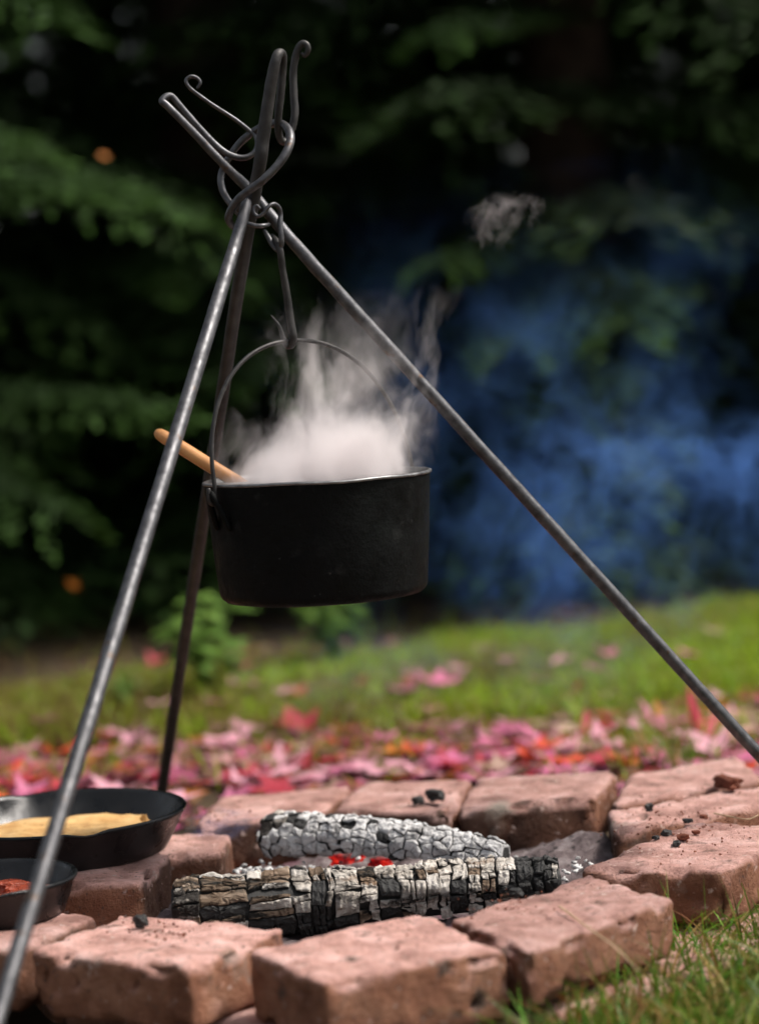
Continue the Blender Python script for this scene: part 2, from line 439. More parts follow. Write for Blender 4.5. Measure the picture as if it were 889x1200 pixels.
# ash bed inside the ring
def build_ash():
    V, Fc = [], []; n = 90
    for j in range(n+1):
        for i in range(n+1):
            x, y = -0.40+0.80*i/n, 2.90+0.90*j/n
            r = math.hypot((x)/0.36, (y-3.34)/0.42)
            p = Vector((x, y, 0))
            z = 0.038+0.016*noise.noise(p*9)+0.010*noise.noise(p*28)+0.005*noise.noise(p*75)
            z += 0.035*math.exp(-((x-.26)**2+(y-3.55)**2)/.006)+0.03*math.exp(-((x+.30)**2+(y-3.22)**2)/.004)
            z -= 0.35*max(0, r-0.90)
            V.append((x, y, z))
    for j in range(n):
        for i in range(n):
            Fc.append((j*(n+1)+i, j*(n+1)+i+1, (j+1)*(n+1)+i+1, (j+1)*(n+1)+i))
    tag(mesh_from('ash', V, Fc, M['ash_bed']), 'grey ash and cinders filling the brick fire ring', 'ash', kind='stuff')
build_ash()

# ------------------------------------------------------------------ charred logs
def char_log(name, P0, P1, r0, r1, seed, ring_len, n_around, pick, label, squash=1.0, bend=0.0, twist=0.0, miss=0.06, lift=(0.004, 0.009), square=False, along_gap=0.0, jit=(.30, .70), jg=.10, grid=False):
    rnd = random.Random(seed)
    P0, P1 = Vector(P0), Vector(P1)
    axis = P1-P0; Ln = axis.length; t = axis.normalized()
    up = Vector((0, 0, 1)); side = t.cross(up).normalized(); upn = side.cross(t)
    root = empty(name, ((P0+P1)/2)-Vector((0, 0, (r0+r1)/2)))
    tag(root, label, 'log', 'burning logs in the fire ring')
    s = Vector((seed*5.3, seed*2.1, 0))
    def radius(u, a):
        r = r0+(r1-r0)*u
        if square: r *= .94*(abs(math.cos(a+.35))**3.2+abs(math.sin(a+.35))**3.2)**(-1/3.2)
        r *= 1+0.14*noise.noise(Vector((u*5, math.cos(a)*1.2, math.sin(a)*1.2))+s)+0.06*noise.noise(Vector((u*16, math.cos(a)*3, math.sin(a)*3))+s)
        e = min(u, 1-u)*Ln
        if e < 0.02: r *= 0.80+0.20*math.sqrt(max(0, e/0.02))
        return r
    def pos(u, a, off):
        a += twist*u
        c = P0+axis*u+upn*bend*math.sin(math.pi*u)
        r = radius(u, a)+off
        return c+side*math.cos(a)*r+upn*math.sin(a)*r*squash
    # core
    V, Fc = [], []; nu, na = 60, 40
    for i in range(nu+1):
        for k in range(na):
            V.append(pos(i/nu, 2*math.pi*k/na, -0.004))
    for i in range(nu):
        for k in range(na):
            Fc.append((i*na+k, (i+1)*na+k, (i+1)*na+(k+1) % na, i*na+(k+1) % na))
    V.append(P0+axis*0.004); V.append(P1-axis*0.004)
    for k in range(na):
        Fc.append((len(V)-2, k, (k+1) % na)); Fc.append((len(V)-1, nu*na+(k+1) % na, nu*na+k))
    mesh_from('core', V, Fc, M['char'], root)
    # checked char: cells of a jittered, staggered grid on the surface, each one a block
    Rm = (r0+r1)/2; Wd = 2*math.pi*Rm
    sites = []; x = 0.0
    while x < Ln+ring_len:
        step = ring_len*rnd.uniform(.65, 1.5)
        na2 = max(4, int(n_around*rnd.uniform(.75, 1.45))); o0 = rnd.random()
        for k in range(na2):
            sites.append((x+step*rnd.uniform(*jit)-step*.5+rnd.gauss(0, jg)*ring_len, Wd*((k+o0+rnd.uniform(-.30, .30))/na2 % 1.0)))
        x += step
    allp = [(a_, b_+d_) for (a_, b_) in sites for d_ in (-Wd, 0, Wd)]
    def clip(poly, mx, my, nx_, ny_):
        out = []
        for q in range(len(poly)):
            p, p2 = poly[q], poly[(q+1) % len(poly)]
            d1 = (p[0]-mx)*nx_+(p[1]-my)*ny_; d2 = (p2[0]-mx)*nx_+(p2[1]-my)*ny_
            if d1 <= 0: out.append(p)
            if (d1 < 0 < d2) or (d2 < 0 < d1):
                f = d1/(d1-d2); out.append((p[0]+(p2[0]-p[0])*f, p[1]+(p2[1]-p[1])*f))
        return out
    cells = []
    if grid:                                               # cracks across the grain, then short splits along it
        x = 0.001
        while x < Ln-.004:
            left = x < .27*Ln
            x2 = min(Ln-.001, x+ring_len*rnd.uniform(.5, 1.6)*(1.9 if left else 1)); gt = rnd.uniform(.0003, .0015)
            w = rnd.random()*Wd; w_end = w+Wd
            while w < w_end-1e-5:
                w2 = w+(rnd.uniform(.006, .016) if left else rnd.choice((rnd.uniform(.007, .014), rnd.uniform(.012, .036))))
                if w_end-w2 < .008: w2 = w_end
                xs_ = [x+gt, x2-gt]
                if rnd.random() < .40: xs_.insert(1, x+(x2-x)*rnd.uniform(.3, .7))
                for q in range(len(xs_)-1):
                    gl = rnd.uniform(.0001, .0006); sl = [rnd.gauss(0, .0024) for _ in range(4)]; gx = .0003 if len(xs_) > 2 else 0
                    cells.append([(xs_[q]+gx+sl[0]*.5, w+gl+sl[0]), (xs_[q+1]-gx+sl[1]*.5, w+gl+sl[1]), (xs_[q+1]-gx+sl[2]*.5, w2-gl), (xs_[q]+gx+sl[3]*.5, w2-gl)])
                w = w2
            x = x2
        sites = [(sum(p[0] for p in c)/4, sum(p[1] for p in c)/4) for c in cells]
    for ci, (sx, sy) in enumerate(sites):
        am = sy/Rm
        if math.sin(am+twist*sx/Ln) < -0.80 or rnd.random() < miss: continue
        g = 0.0002+0.0007*rnd.random()**2
        poly = [(sx-.06, sy-.06), (sx+.06, sy-.06), (sx+.06, sy+.06), (sx-.06, sy+.06)]
        if grid: poly = cells[ci]
        for (qx, qy) in ([] if grid else allp):
            dx, dy = qx-sx, qy-sy; d = math.hypot(dx, dy)
            if d < 1e-6 or d > .10: continue
            nx_, ny_ = dx/d, dy/d
            poly = clip(poly, sx+dx/2-nx_*g*(1+along_gap*nx_*nx_), sy+dy/2-ny_*g*(1+along_gap*nx_*nx_), nx_, ny_)
            if len(poly) < 3: break
        if len(poly) < 3: continue
        poly = clip(poly, Ln-.001, 0, 1, 0); poly = clip(poly, .001, 0, -1, 0)
        if len(poly) < 3: continue
        edge = []
        for q in range(len(poly)):
            p, p2 = poly[q], poly[(q+1) % len(poly)]; m_ = max(1, int(math.hypot(p2[0]-p[0], p2[1]-p[1])/.0032))
            for z in range(m_): edge.append((p[0]+(p2[0]-p[0])*z/m_, p[1]+(p2[1]-p[1])*z/m_))
        cx = sum(p[0] for p in edge)/len(edge); cy_ = sum(p[1] for p in edge)/len(edge)
        if len(edge) < 5: continue
        lf = rnd.uniform(*lift); tx, ty = rnd.gauss(0, .10), rnd.gauss(0, .10)
        def surf_pt(px, py, off):
            w = Vector((px*110, py*110, seed*9.0))
            px += .0065*noise.noise(w*.20)+.0022*noise.noise(w*.6)+.0010*noise.noise(w*1.9); w.z += 30
            py += .0022*noise.noise(w*.6)+.0010*noise.noise(w*1.9)
            return pos(min(1, max(0, px/Ln)), py/Rm, off)
        def rel(px, py):
            w = Vector((px, py, seed*1.0))
            layer = .0016*math.sin(px*900+3*noise.noise(w*60)) if ring_len > .02 else 0
            return lf+tx*(px-cx)+ty*(py-cy_)+.0024*noise.noise(w*130)+.0016*noise.noise(w*330)+layer*.5
        V, Fc = [], []; m_ = len(edge)
        for f, drop in ((1.0, None), (1.0, .0026), (.90, .0008), (.66, 0), (.36, 0)):
            for p in edge:
                qx, qy = cx+(p[0]-cx)*f, cy_+(p[1]-cy_)*f
                V.append(surf_pt(qx, qy, -.006 if drop is None else rel(qx, qy)-drop))
        V.append(surf_pt(cx, cy_, rel(cx, cy_)))
        for l_ in range(4):
            for z in range(m_):
                Fc.append((l_*m_+z, l_*m_+(z+1) % m_, (l_+1)*m_+(z+1) % m_, (l_+1)*m_+z))
        for z in range(m_): Fc.append((4*m_+z, 4*m_+(z+1) % m_, 5*m_))
        ob = mesh_from('char_block', V, Fc, M[pick(sx/Ln, am+twist*sx/Ln, rnd, s)], root, smooth=False)
        ob.data.materials.append(M['char'])                # the crack walls are charcoal
        for z in range(m_): ob.data.polygons[z].material_index = 1
    return root

def pick_front(u, a, rnd, s):
    v = noise.noise(Vector((u*9, math.cos(a)*1.0, math.sin(a)*1.0))+s)+0.30*(rnd.random()-.5)
    if u > 0.87 and v < .35: return 'char'
    if math.sin(a) > 0.80: return rnd.choice(['char_brown', 'ash_tan', 'ash_tan'])
    if u < 0.30: return 'char' if v < -.02 else 'char_brown' if v < .28 else 'ash_tan'
    if any(abs(u-c) < .016 for c in (.37, .56, .735)) and rnd.random() < .7: return 'char'
    return 'char' if v < -.36 else 'char_brown' if v < -.24 else 'ash_tan'
def pick_back(u, a, rnd, s):
    if u < 0.10 and rnd.random() < .5: return 'ash_tan'
    return 'ash_white' if rnd.random() < .95 else 'char'

L1a, L1b = onz(203, 1072, 0.070), onz(655, 1031, 0.080)
char_log('charred_log', L1a, L1b, 0.044, 0.029, 3, 0.0215, 8.5, pick_front,
         'charred log with blocky brown, black and pale cracked faces behind the front bricks', squash=0.95, twist=0.4, square=True, lift=(0.002, 0.0048), miss=.03, grid=True)
L2a, L2b = onz(312, 978, 0.092), onz(592, 1006, 0.068)
char_log('ash_covered_log', L2a, L2b, 0.031, 0.019, 8, 0.0165, 13, pick_back,
         'white ash covered log with fine black cracks lying behind the charred log', bend=0.010, miss=0.02, lift=(0.001, 0.006))

# ------------------------------------------------------------------ small loose pieces
def chunk(name, p, size, mat, label, cat, seed, group=None, flat=0.7, n=3, ang=True):
    bm = bmesh.new(); bmesh.ops.create_icosphere(bm, subdivisions=n, radius=1.0)
    s = Vector((seed*3.7, seed, 0)); sx, sy, sz = size
    for v in bm.verts:
        d = v.co.normalized()
        k = 1+0.45*noise.noise(d*1.4+s)+0.22*noise.noise(d*3.5+s)
        if ang: k *= 0.75/max(0.62, max(abs(d.x), abs(d.y), abs(d.z)))
        v.co = Vector((d.x*k*sx, d.y*k*sy, d.z*k*sz))
    zmin = min(v.co.z for v in bm.verts)
    for v in bm.verts: v.co.z -= zmin
    bmesh.ops.rotate(bm, verts=bm.verts, cent=(0, 0, 0), matrix=Matrix.Rotation(seed*1.9, 3, 'Z'))
    me = bpy.data.meshes.new(name); bm.to_mesh(me); bm.free()
    o = link_mesh(name, me, M[mat], None, smooth=False)
    o.location = p
    return tag(o, label, cat, group)

T_ = TOP+0.002
chunk('charcoal_piece', onz(166, 1087, TOP), (.011, .009, .008), 'char', 'small lump of charcoal alone on the front brick beside the skillets', 'charcoal', 1)
chunk('charcoal_piece', onz(490, 943, T_), (.010, .009, .007), 'char', 'smaller of two black charcoal lumps on a back brick', 'charcoal', 2)
chunk('charcoal_piece', onz(510, 940, T_), (.015, .011, .010), 'char', 'larger of two black charcoal lumps on a back brick', 'charcoal', 3)
chunk('charcoal_piece', onz(604, 1050, T_), (.010, .010, .005), 'char', 'flat charcoal flake on the brick touching the charred log end', 'charcoal', 4)
chunk('charcoal_piece', onz(760, 951, T_), (.007, .006, .006), 'char', 'tiny charcoal crumb on the bricks near the bark chip', 'charcoal', 5)
chunk('bark_chip', onz(852, 925, T_), (.034, .013, .011), 'barkchip', 'large reddish brown bark chip lying on the brick ring', 'bark', 6, flat=.5)
for k, (x, y, sx) in enumerate([(806, 965, .008), (824, 960, .007), (780, 980, .009), (800, 985, .010), (792, 992, .008), (815, 978, .007), (768, 984, .006)]):
    chunk('bark_crumb', onz(x, y, T_), (sx, sx*.8, sx*.55), 'barkchip' if k % 2 else 'char', 'small dark bark crumb in the cluster beside the reddish bark chip', 'bark', 10+k, 'bark crumbs on the bricks', n=2)
V, Fc = tube([onz(655, 1062, T_+.004), onz(690, 1088, T_+.006), onz(720, 1110, T_-.002), onz(748, 1138, TOP-.012)], [.0012, .0011, .001, .0007], n=5, seg=6)
tag(mesh_from('straw', V, Fc, M['straw']), 'dry pale grass straw fallen across the front brick', 'straw')
V, Fc = tube([onz(836, 953, T_+.002), onz(860, 958, T_+.004), onz(876, 960, T_+.003), onz(888, 955, T_+.002)], [.001, .001, .001, .0007], n=5, seg=6)
tag(mesh_from('straw', V, Fc, M['straw']), 'thin curved straw beside the bark chip', 'straw')

# crumbs scattered over the ring: nobody could count them
def crumbs():
    vs_, fs = [], []; rn = random.Random(5)
    spots = [(560+rn.gauss(0, 130), 925+rn.gauss(0, 7), T_) for _ in range(60)]
    spots += [(800+rn.gauss(0, 45), 965+rn.gauss(0, 22), T_) for _ in range(150)]
    spots += [(600+rn.gauss(0, 22), 1062+rn.gauss(0, 9), T_) for _ in range(90)]
    spots += [(455+rn.gauss(0, 26), 1104+rn.gauss(0, 7), T_) for _ in range(80)]
    spots += [(190+rn.gauss(0, 25), 1092+rn.gauss(0, 6), T_) for _ in range(50)]
    spots += [(250+rn.gauss(0, 25), 950+rn.gauss(0, 5), T_) for _ in range(50)]
    for (x, y, z) in spots:
        c = onz(x, y, z)
        r = rn.uniform(.0008, .0028)
        b = len(vs_)
        pts = [(1, 0, 0), (-.5, .9, 0), (-.5, -.9, 0), (0, 0, 1.0), (0, 0, -.8)]
        for p in pts: vs_.append(c+Vector((p[0]*rn.uniform(.6, 1.5), p[1]*rn.uniform(.6, 1.5), p[2]*rn.uniform(.5, 1)))*r)
        fs += [(b, b+1, b+3), (b+1, b+2, b+3), (b+2, b, b+3), (b+1, b, b+4), (b+2, b+1, b+4), (b, b+2, b+4)]
    tag(mesh_from('debris', vs_, fs, M['barkchip'], smooth=False), 'fine dark crumbs of bark and char scattered over the brick tops', 'debris', kind='stuff')
crumbs()

# ash flakes and embers between the logs
def flakes():
    vs_, fs = [], []; rn = random.Random(9)
    for k in range(190):
        if k < 110: c = onz(330+rn.gauss(0, 36), 1024+rn.gauss(0, 5), .062)
        elif k < 125: c = onz(676+rn.gauss(0, 8), 1018+rn.gauss(0, 6), .066)
        else: c = Vector((rn.uniform(-.25, .25), rn.uniform(3.2, 3.6), .055))
        r = rn.uniform(.002, .0055); b = len(vs_); a0 = rn.random()*6
        tilt = Vector((rn.uniform(-.3, .3), rn.uniform(-.3, .3), 0))
        for q in range(5):
            a = a0+q*1.2566+rn.uniform(-.3, .3); d = Vector((math.cos(a), math.sin(a), 0))*r*rn.uniform(.6, 1.3)
            d.z = d.dot(tilt); vs_.append(c+d+Vector((0, 0, .001+rn.random()*.003)))
        z0 = vs_[b].z
        for q in range(5): vs_.append(vs_[b+q]-Vector((0, 0, .003)))
        fs.append((b, b+1, b+2, b+3, b+4)); fs.append((b+9, b+8, b+7, b+6, b+5))
        for q in range(5): fs.append((b+q, b+5+q, b+5+(q+1) % 5, b+(q+1) % 5))
    tag(mesh_from('ash_flakes', vs_, fs, M['ash_white'], smooth=True), 'loose white ash flakes heaped between the two logs', 'ash', kind='stuff')
flakes()
for x, y, z, sx, sz, k, lab in [(408, 1013, .046, .030, .009, 0, 'broad glowing red ember under the ash covered log'), (446, 1016, .046, .018, .007, 1, 'dimmer red ember beside the broad one, behind the charred log')]:
    chunk('ember', onz(x, y, z), (sx, .012, sz), 'ember', lab, 'ember', 30+k, 'embers between the logs', n=4)

# ------------------------------------------------------------------ cast iron skillets and their food
def skillet(name, c, R, Rb, h, wall, label, handle_dir, floor_=0.005):
    root = empty(name, c)
    tag(root, label, 'skillet')
    prof = [(0.0005, 0), (Rb-.006, 0), (Rb-.001, .002), (Rb+(R-Rb)*.35, h*.35), (R-.003, h-.008), (R, h-.006), (R+.0012, h-.002), (R-.0005, h),
            (R-wall, h-.001), (R-wall-.002, h-.006), (Rb+(R-Rb)*.3-wall, h*.3), (Rb-wall-.006, floor_+.002), (Rb-wall-.014, floor_), (0.0005, floor_)]
    V, Fc = lathe(prof, 96)
    for v in V:                                             # pouring lips
        rr = math.hypot(v.x, v.y); a = math.atan2(v.y, v.x)
        for da in (handle_dir+math.pi/2, handle_dir-math.pi/2):
            d = math.atan2(math.sin(a-da), math.cos(a-da))
            if v.z > h*.7 and abs(d) < .2:
                k = (math.cos(d/.2*math.pi)+1)/2*(v.z/h-.7)/.3
                v.x *= 1+.035*k; v.y *= 1+.035*k; v.z -= .004*k
    mesh_from('pan', [v+Vector(c) for v in V], Fc, M['skillet'], root)
    d = Vector((math.cos(handle_dir), math.sin(handle_dir), 0)); p = Vector(c)+Vector((0, 0, h-.012))
    V, Fc = tube([p+d*(R-.006), p+d*(R+.03)+Vector((0, 0, .002)), p+d*(R+.08)+Vector((0, 0, .006)), p+d*(R+.13)+Vector((0, 0, .008)), p+d*(R+.15)+Vector((0, 0, .007))],
                 [.013, .010, .012, .015, .010], n=6, seg=14)
    for v in V: v.z = p.z+(v.z-p.z)*.6
    mesh_from('handle', V, Fc, M['skillet'], root)
    return root
SK = Vector((-.468, 3.492, TOP+.001)); S2 = Vector((-.513, 3.135, TOP-.002))
skillet('skillet', SK, .178, .150, .058, .005, 'large black cast iron skillet of cornbread on the bricks', math.radians(200))
skillet('skillet', S2, .112, .096, .048, .0045, 'small black cast iron skillet of red sauce in front of the large one', math.radians(190))
def food(name, c, r, z, amp, mat, label, cat, seed, dome=0.0):
    V, Fc = [Vector(c)+Vector((0, 0, z+dome))], []; nr, ns = 16, 64
    for i in range(1, nr+1):
        for k in range(ns):
            a = 2*math.pi*k/ns; rr = r*i/nr
            p = Vector((math.cos(a)*rr, math.sin(a)*rr, 0))
            zz = z+dome*(1-(i/nr)**2)+amp*noise.noise(p*26+Vector((seed, 0, 0)))+amp*.5*noise.noise(p*80)
            if i == nr: zz = z-.006
            V.append(Vector(c)+p+Vector((0, 0, zz)))
    for k in range(ns): Fc.append((0, 1+k, 1+(k+1) % ns))
    for i in range(nr-1):
        for k in range(ns):
            Fc.append((1+i*ns+k, 1+(i+1)*ns+k, 1+(i+1)*ns+(k+1) % ns, 1+i*ns+(k+1) % ns))
    return tag(mesh_from(name, V, Fc, M[mat]), label, cat)
food('cornbread', SK, .1485, .026, .005, 'bread', 'golden cornbread baking in the large skillet', 'bread', 2, dome=.003)
food('sauce', S2, .0935, .024, .005, 'sauce', 'dark red sauce with lumps in the small skillet', 'sauce', 4)
for k, (dx, dy, sx) in enumerate([(.02, .03, .013), (.045, -.01, .012), (-.01, .055, .014), (.06, .035, .010), (-.03, -.01, .013)]):
    chunk('vegetable_piece', S2+Vector((dx, dy, .017)), (sx, sx*.8, sx*.7), 'sauce', 'lump of vegetable in the red sauce of the small skillet', 'vegetable', 60+k, 'lumps in the sauce')
chunk('cornbread_crumb', SK+Vector((.115, .045, .027)), (.006, .005, .006), 'bread', 'small crumb standing on the edge of the cornbread', 'bread', 71)

# ------------------------------------------------------------------ tripod
YA = 3.37
A_ = at(297, 245, YA)
tri = empty('cooking_tripod', (A_.x, A_.y, 0))
tag(tri, 'forged iron cooking tripod with curled hook tops standing over the fire ring', 'tripod')
def za(x, y, d=0.0, zoom=(180, 40, .2137)):                 # point in the plane of the apex, d metres behind it
    return at(zoom[0]+x*zoom[2], zoom[1]+y*zoom[2], YA+d)
def foot(p0, p1, t): return onz(p0[0]+(p1[0]-p0[0])*t, p0[1]+(p1[1]-p0[1])*t, 0.0)
def along(a, b, ks): return [a.lerp(b, k) for k in ks]
# right-hand leg: foot, up through the ring, hairpin, return and scroll
fr = foot((312, 250), (889, 885), 1.24)
pr = at(318, 256, YA+.004)
pts = along(fr, pr, (0, .2, .4, .6, .8, .95))+[za(520, 850, .012), za(400, 730, .006), za(240, 560, .0), za(85, 402, -.004), za(48, 366, -.003), za(92, 338, .003), za(150, 398, .005),
      za(238, 500, .006), za(325, 592, .008), za(400, 652, .010), za(480, 678, .013), za(540, 660, .018), za(568, 615, .022), za(560, 565, .026), za(520, 525, .028),
      za(440, 462, .026), za(330, 392, .022), za(235, 325, .018), za(190, 285, .016), za(180, 252, .016), za(205, 232, .017), za(240, 242, .018), za(256, 268, .018), za(240, 296, .018)]
rr_ = [.0088]*5+[.0085, .0072, .0060, .0054, .0050, .0048, .0046, .0044, .0044, .0044, .0043, .0042, .0040, .0036, .0032, .0029, .0027, .0026, .0026, .0025, .0025, .0025, .0024, .0023, .0020]
V, Fc = tube(pts, rr_, n=6, seg=14, wobble=.10)
mesh_from('leg', V, Fc, M['iron'], tri)
# back leg
fb = foot((294, 250), (190, 925), 1.095)
pb = at(291, 262, YA-.004)
pts = along(fb, pb, (0, .2, .4, .6, .8, .95))+[za(578, 740, -.016), za(603, 560, -.022), za(635, 330, -.028), za(664, 170, -.032), za(685, 108, -.028), za(706, 118, -.016), za(706, 200, -.010),
      za(695, 340, -.006), za(682, 480, .000), za(695, 575, .008), za(728, 585, .014), za(758, 520, .018), za(774, 430, .020), za(768, 320, .022), za(766, 200, .022),
      za(783, 105, .020), za(810, 55, .018), za(838, 58, .016), za(846, 88, .016), za(830, 115, .018), za(812, 105, .018)]
rb_ = [.0088]*5+[.0090, .0088, .0086, .0080, .0072, .0066, .0060, .0056, .0054, .0052, .0050, .0050, .0050, .0052, .0052, .0050, .0048, .0046, .0042, .0038, .0032, .0024]
V, Fc = tube(pts, rb_, n=6, seg=14, wobble=.08)
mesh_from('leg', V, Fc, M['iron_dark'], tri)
# left leg, its top drawn out and coiled into the ring
fl = foot((290, 250), (0, 1185), 1.19)
Z1 = (160, 30, .27)
pl = at(283, 262, YA-.020)
pts = along(fl, pl, (0, .2, .4, .6, .8, .93, .97))+[at(288, 243, YA-.018), at(286.5, 236, YA-.010), at(280, 246, YA+.004)]
V, Fc = tube(pts, [.0092]*5+[.0090, .0084, .0074, .0060, .0050], n=6, seg=16, wobble=.06)
leg_l = mesh_from('leg', V, Fc, M['iron'], tri)
rg = [(462, 885, .004), (415, 868, -.008), (400, 826, -.018), (438, 758, -.030), (492, 712, -.040), (545, 674, -.044), (612, 606, -.042), (655, 540, -.036), (668, 482, -.022), (645, 436, -.004),
      (600, 424, .012), (535, 444, .026), (462, 496, .034), (405, 566, .036), (368, 645, .034), (374, 716, .028), (414, 780, .018), (468, 842, .010)]
V, Fc = tube([za(x, y, d, Z1) for x, y, d in rg], [.0036, .0046, .0052, .0054, .0054, .0054, .0056, .0058, .0058, .0056, .0054, .0052, .0050, .0048, .0046, .0046, .0044, .0036], n=6, seg=14, wobble=.06)
mesh_from('ring', V, Fc, M['iron'], leg_l)
# small flat collar between the legs
V, Fc = tube([at(291, 262, YA-.03), at(300, 264.5, YA-.032), at(309, 264.5, YA-.03), at(315, 263, YA-.018)], [.0030, .0032, .0032, .0026], n=5, seg=10)
mesh_from('collar', V, Fc, M['iron'], tri)

# pot hook hanging from the tripod
hk = empty('pot_hook', at(343, 404, YA))
tag(hk, 'forged iron hook hanging from the tripod and holding the pot', 'hook')
Z2 = (240, 180, .1462)
up_pts = [(440, 440, -.026), (418, 418, -.026), (394, 436, -.026), (396, 478, -.027), (428, 502, -.028), (470, 480, -.030), (505, 430, -.030), (550, 404, -.026), (592, 430, -.020), (606, 485, -.016),
          (604, 560, -.018), (612, 660, -.020), (612, 730, -.018), (588, 770, -.010), (548, 735, -.004), (510, 670, .002), (480, 620, .006)]
V, Fc = tube([za(x, y, d, Z2) for x, y, d in up_pts], [.0020, .0022, .0024, .0025, .0025, .0026, .0027, .0028, .0030, .0032, .0036, .0038, .0038, .0040, .0040, .0036, .0030], n=6, seg=12, wobble=.06)
mesh_from('link', V, Fc, M['iron'], hk)
lp = [(319, 277, .012), (324, 283, -.008), (328, 292, -.016), (331, 315, -.012), (336, 345, -.008), (340, 375, -.006), (343, 393, -.006), (342, 403, -.002), (336, 405, .006), (332, 396, .012), (327, 382, .014), (318, 370, .016)]
V, Fc = tube([at(x, y, YA+d) for x, y, d in lp], [.0040, .0044, .0046, .0048, .0052, .0056, .0058, .0052, .0042, .0032, .0024, .0010], n=6, seg=12, wobble=.05)
mesh_from('shank', V, Fc, M['iron_dark'], hk)

# ------------------------------------------------------------------ the pot
pc = at(371.5, 558, YA)                                     # centre of the rim
PH, PR, PB = .160, .1500, .1375
pot0 = Vector((pc.x, pc.y, pc.z-PH))
pot = empty('cooking_pot', pot0)
tag(pot, 'black iron cooking pot with wire bail hanging from the tripod hook', 'pot')
prof = [(.0005, 0), (PB-.020, 0), (PB-.008, .002), (PB-.002, .007), (PB, .014), (PB+(PR-PB)*.5, PH*.5), (PR-.002, PH-.010), (PR-.0008, PH-.003)]
V, Fc = lathe(prof+[(PR-.0010, PH-.0012), (PR-.004, PH-.0012), (PR-.0050, PH-.010), (PB+(PR-PB)*.5-.005, PH*.5), (PB-.006, .016), (PB-.02, .006), (.0005, .006)], 128, jitter=.006)
for v in V:
    if v.z > PH*.9: v.z += .0012*noise.noise(Vector((v.x*14, v.y*14, 0)))
mesh_from('kettle', [v+pot0 for v in V], Fc, M['pot'], pot)
V, Fc = lathe([(PR-.0046, PH-.003), (PR-.0042, PH+.0008), (PR-.0010, PH+.0014), (PR+.0012, PH+.0004), (PR+.0012, PH-.0022), (PR-.0005, PH-.003)], 128, jitter=.006)
for v in V: v.z += .0012*noise.noise(Vector((v.x*14, v.y*14, 0)))
mesh_from('rim', [v+pot0 for v in V], Fc, M['rim'], pot)
ba = math.radians(-147)                                     # bail runs from front left to back right
bd = Vector((math.cos(ba), math.sin(ba), 0))
ctr = Vector((pc.x, pc.y, pc.z))
for sgn in (1, -1):
    e = ctr+bd*sgn*(PR+.002)+Vector((0, 0, -.022)); tang = Vector((-bd.y, bd.x, 0))
    V, Fc = tube([e-bd*sgn*.006+tang*.016+Vector((0, 0, -.034)), e+bd*sgn*.002+tang*.012+Vector((0, 0, -.012)), e+bd*sgn*.008+tang*.006+Vector((0, 0, .006)), e+bd*sgn*.009+Vector((0, 0, .012)),
                  e+bd*sgn*.008-tang*.006+Vector((0, 0, .006)), e+bd*sgn*.002-tang*.012+Vector((0, 0, -.012)), e-bd*sgn*.006-tang*.016+Vector((0, 0, -.034))], .0042, n=5, seg=10)
    mesh_from('ear', V, Fc, M['pot'], pot)
bail_top = at(343, 399, YA)
pts = []
for k in range(17):
    th = math.pi*k/16
    cth, sth = math.cos(th), math.sin(th)
    w = math.copysign(abs(cth)**.92, cth); hh = sth**.90
    p = ctr+bd*(PR+.004)*w+Vector((0, 0, -.016+hh*(bail_top.z-ctr.z+.016)))
    p += Vector((bail_top.x-ctr.x, bail_top.y-ctr.y, 0))*hh
    pts.append(p)
e0, e1 = pts[0], pts[-1]
pts = [e0+Vector((0, 0, .012))+bd*.010, e0+Vector((0, 0, -.004))+bd*.010, e0+Vector((0, 0, -.008))+bd*.002]+pts[0:]+[e1+Vector((0, 0, -.008))-bd*.002, e1+Vector((0, 0, -.004))-bd*.010, e1+Vector((0, 0, .012))-bd*.010]
V, Fc = tube(pts, .0029, n=5, seg=12)
mesh_from('bail', V, Fc, M['iron_dark'], pot)
food('stew', pot0, PR-.006, PH-.018, .003, 'stew', 'dark reddish stew simmering in the hanging pot', 'stew', 7)

# wooden spoon leaning in the pot
s0, s1, s2 = at(186, 508, 3.43), at(250, 548, 3.405), at(326, 594, 3.385)
V, Fc = tube([s0, s0.lerp(s1, .12), s0.lerp(s1, .5), s1, s1.lerp(s2, .5), s2], [.0075, .0088, .0092, .0092, .0090, .0088], n=6, seg=16)
sp_root = empty('wooden_spoon', s1)
tag(sp_root, 'orange-brown wooden spoon handle leaning over the rim of the pot', 'spoon')
mesh_from('handle', V, Fc, M['wood'], sp_root)
d_ = (s2-s1).normalized()
V, Fc = tube([s2, s2+d_*.015, s2+d_*.04, s2+d_*.065, s2+d_*.078], [.009, .016, .026, .022, .008], n=5, seg=16, flat=.35)
mesh_from('bowl', V, Fc, M['wood'], sp_root)

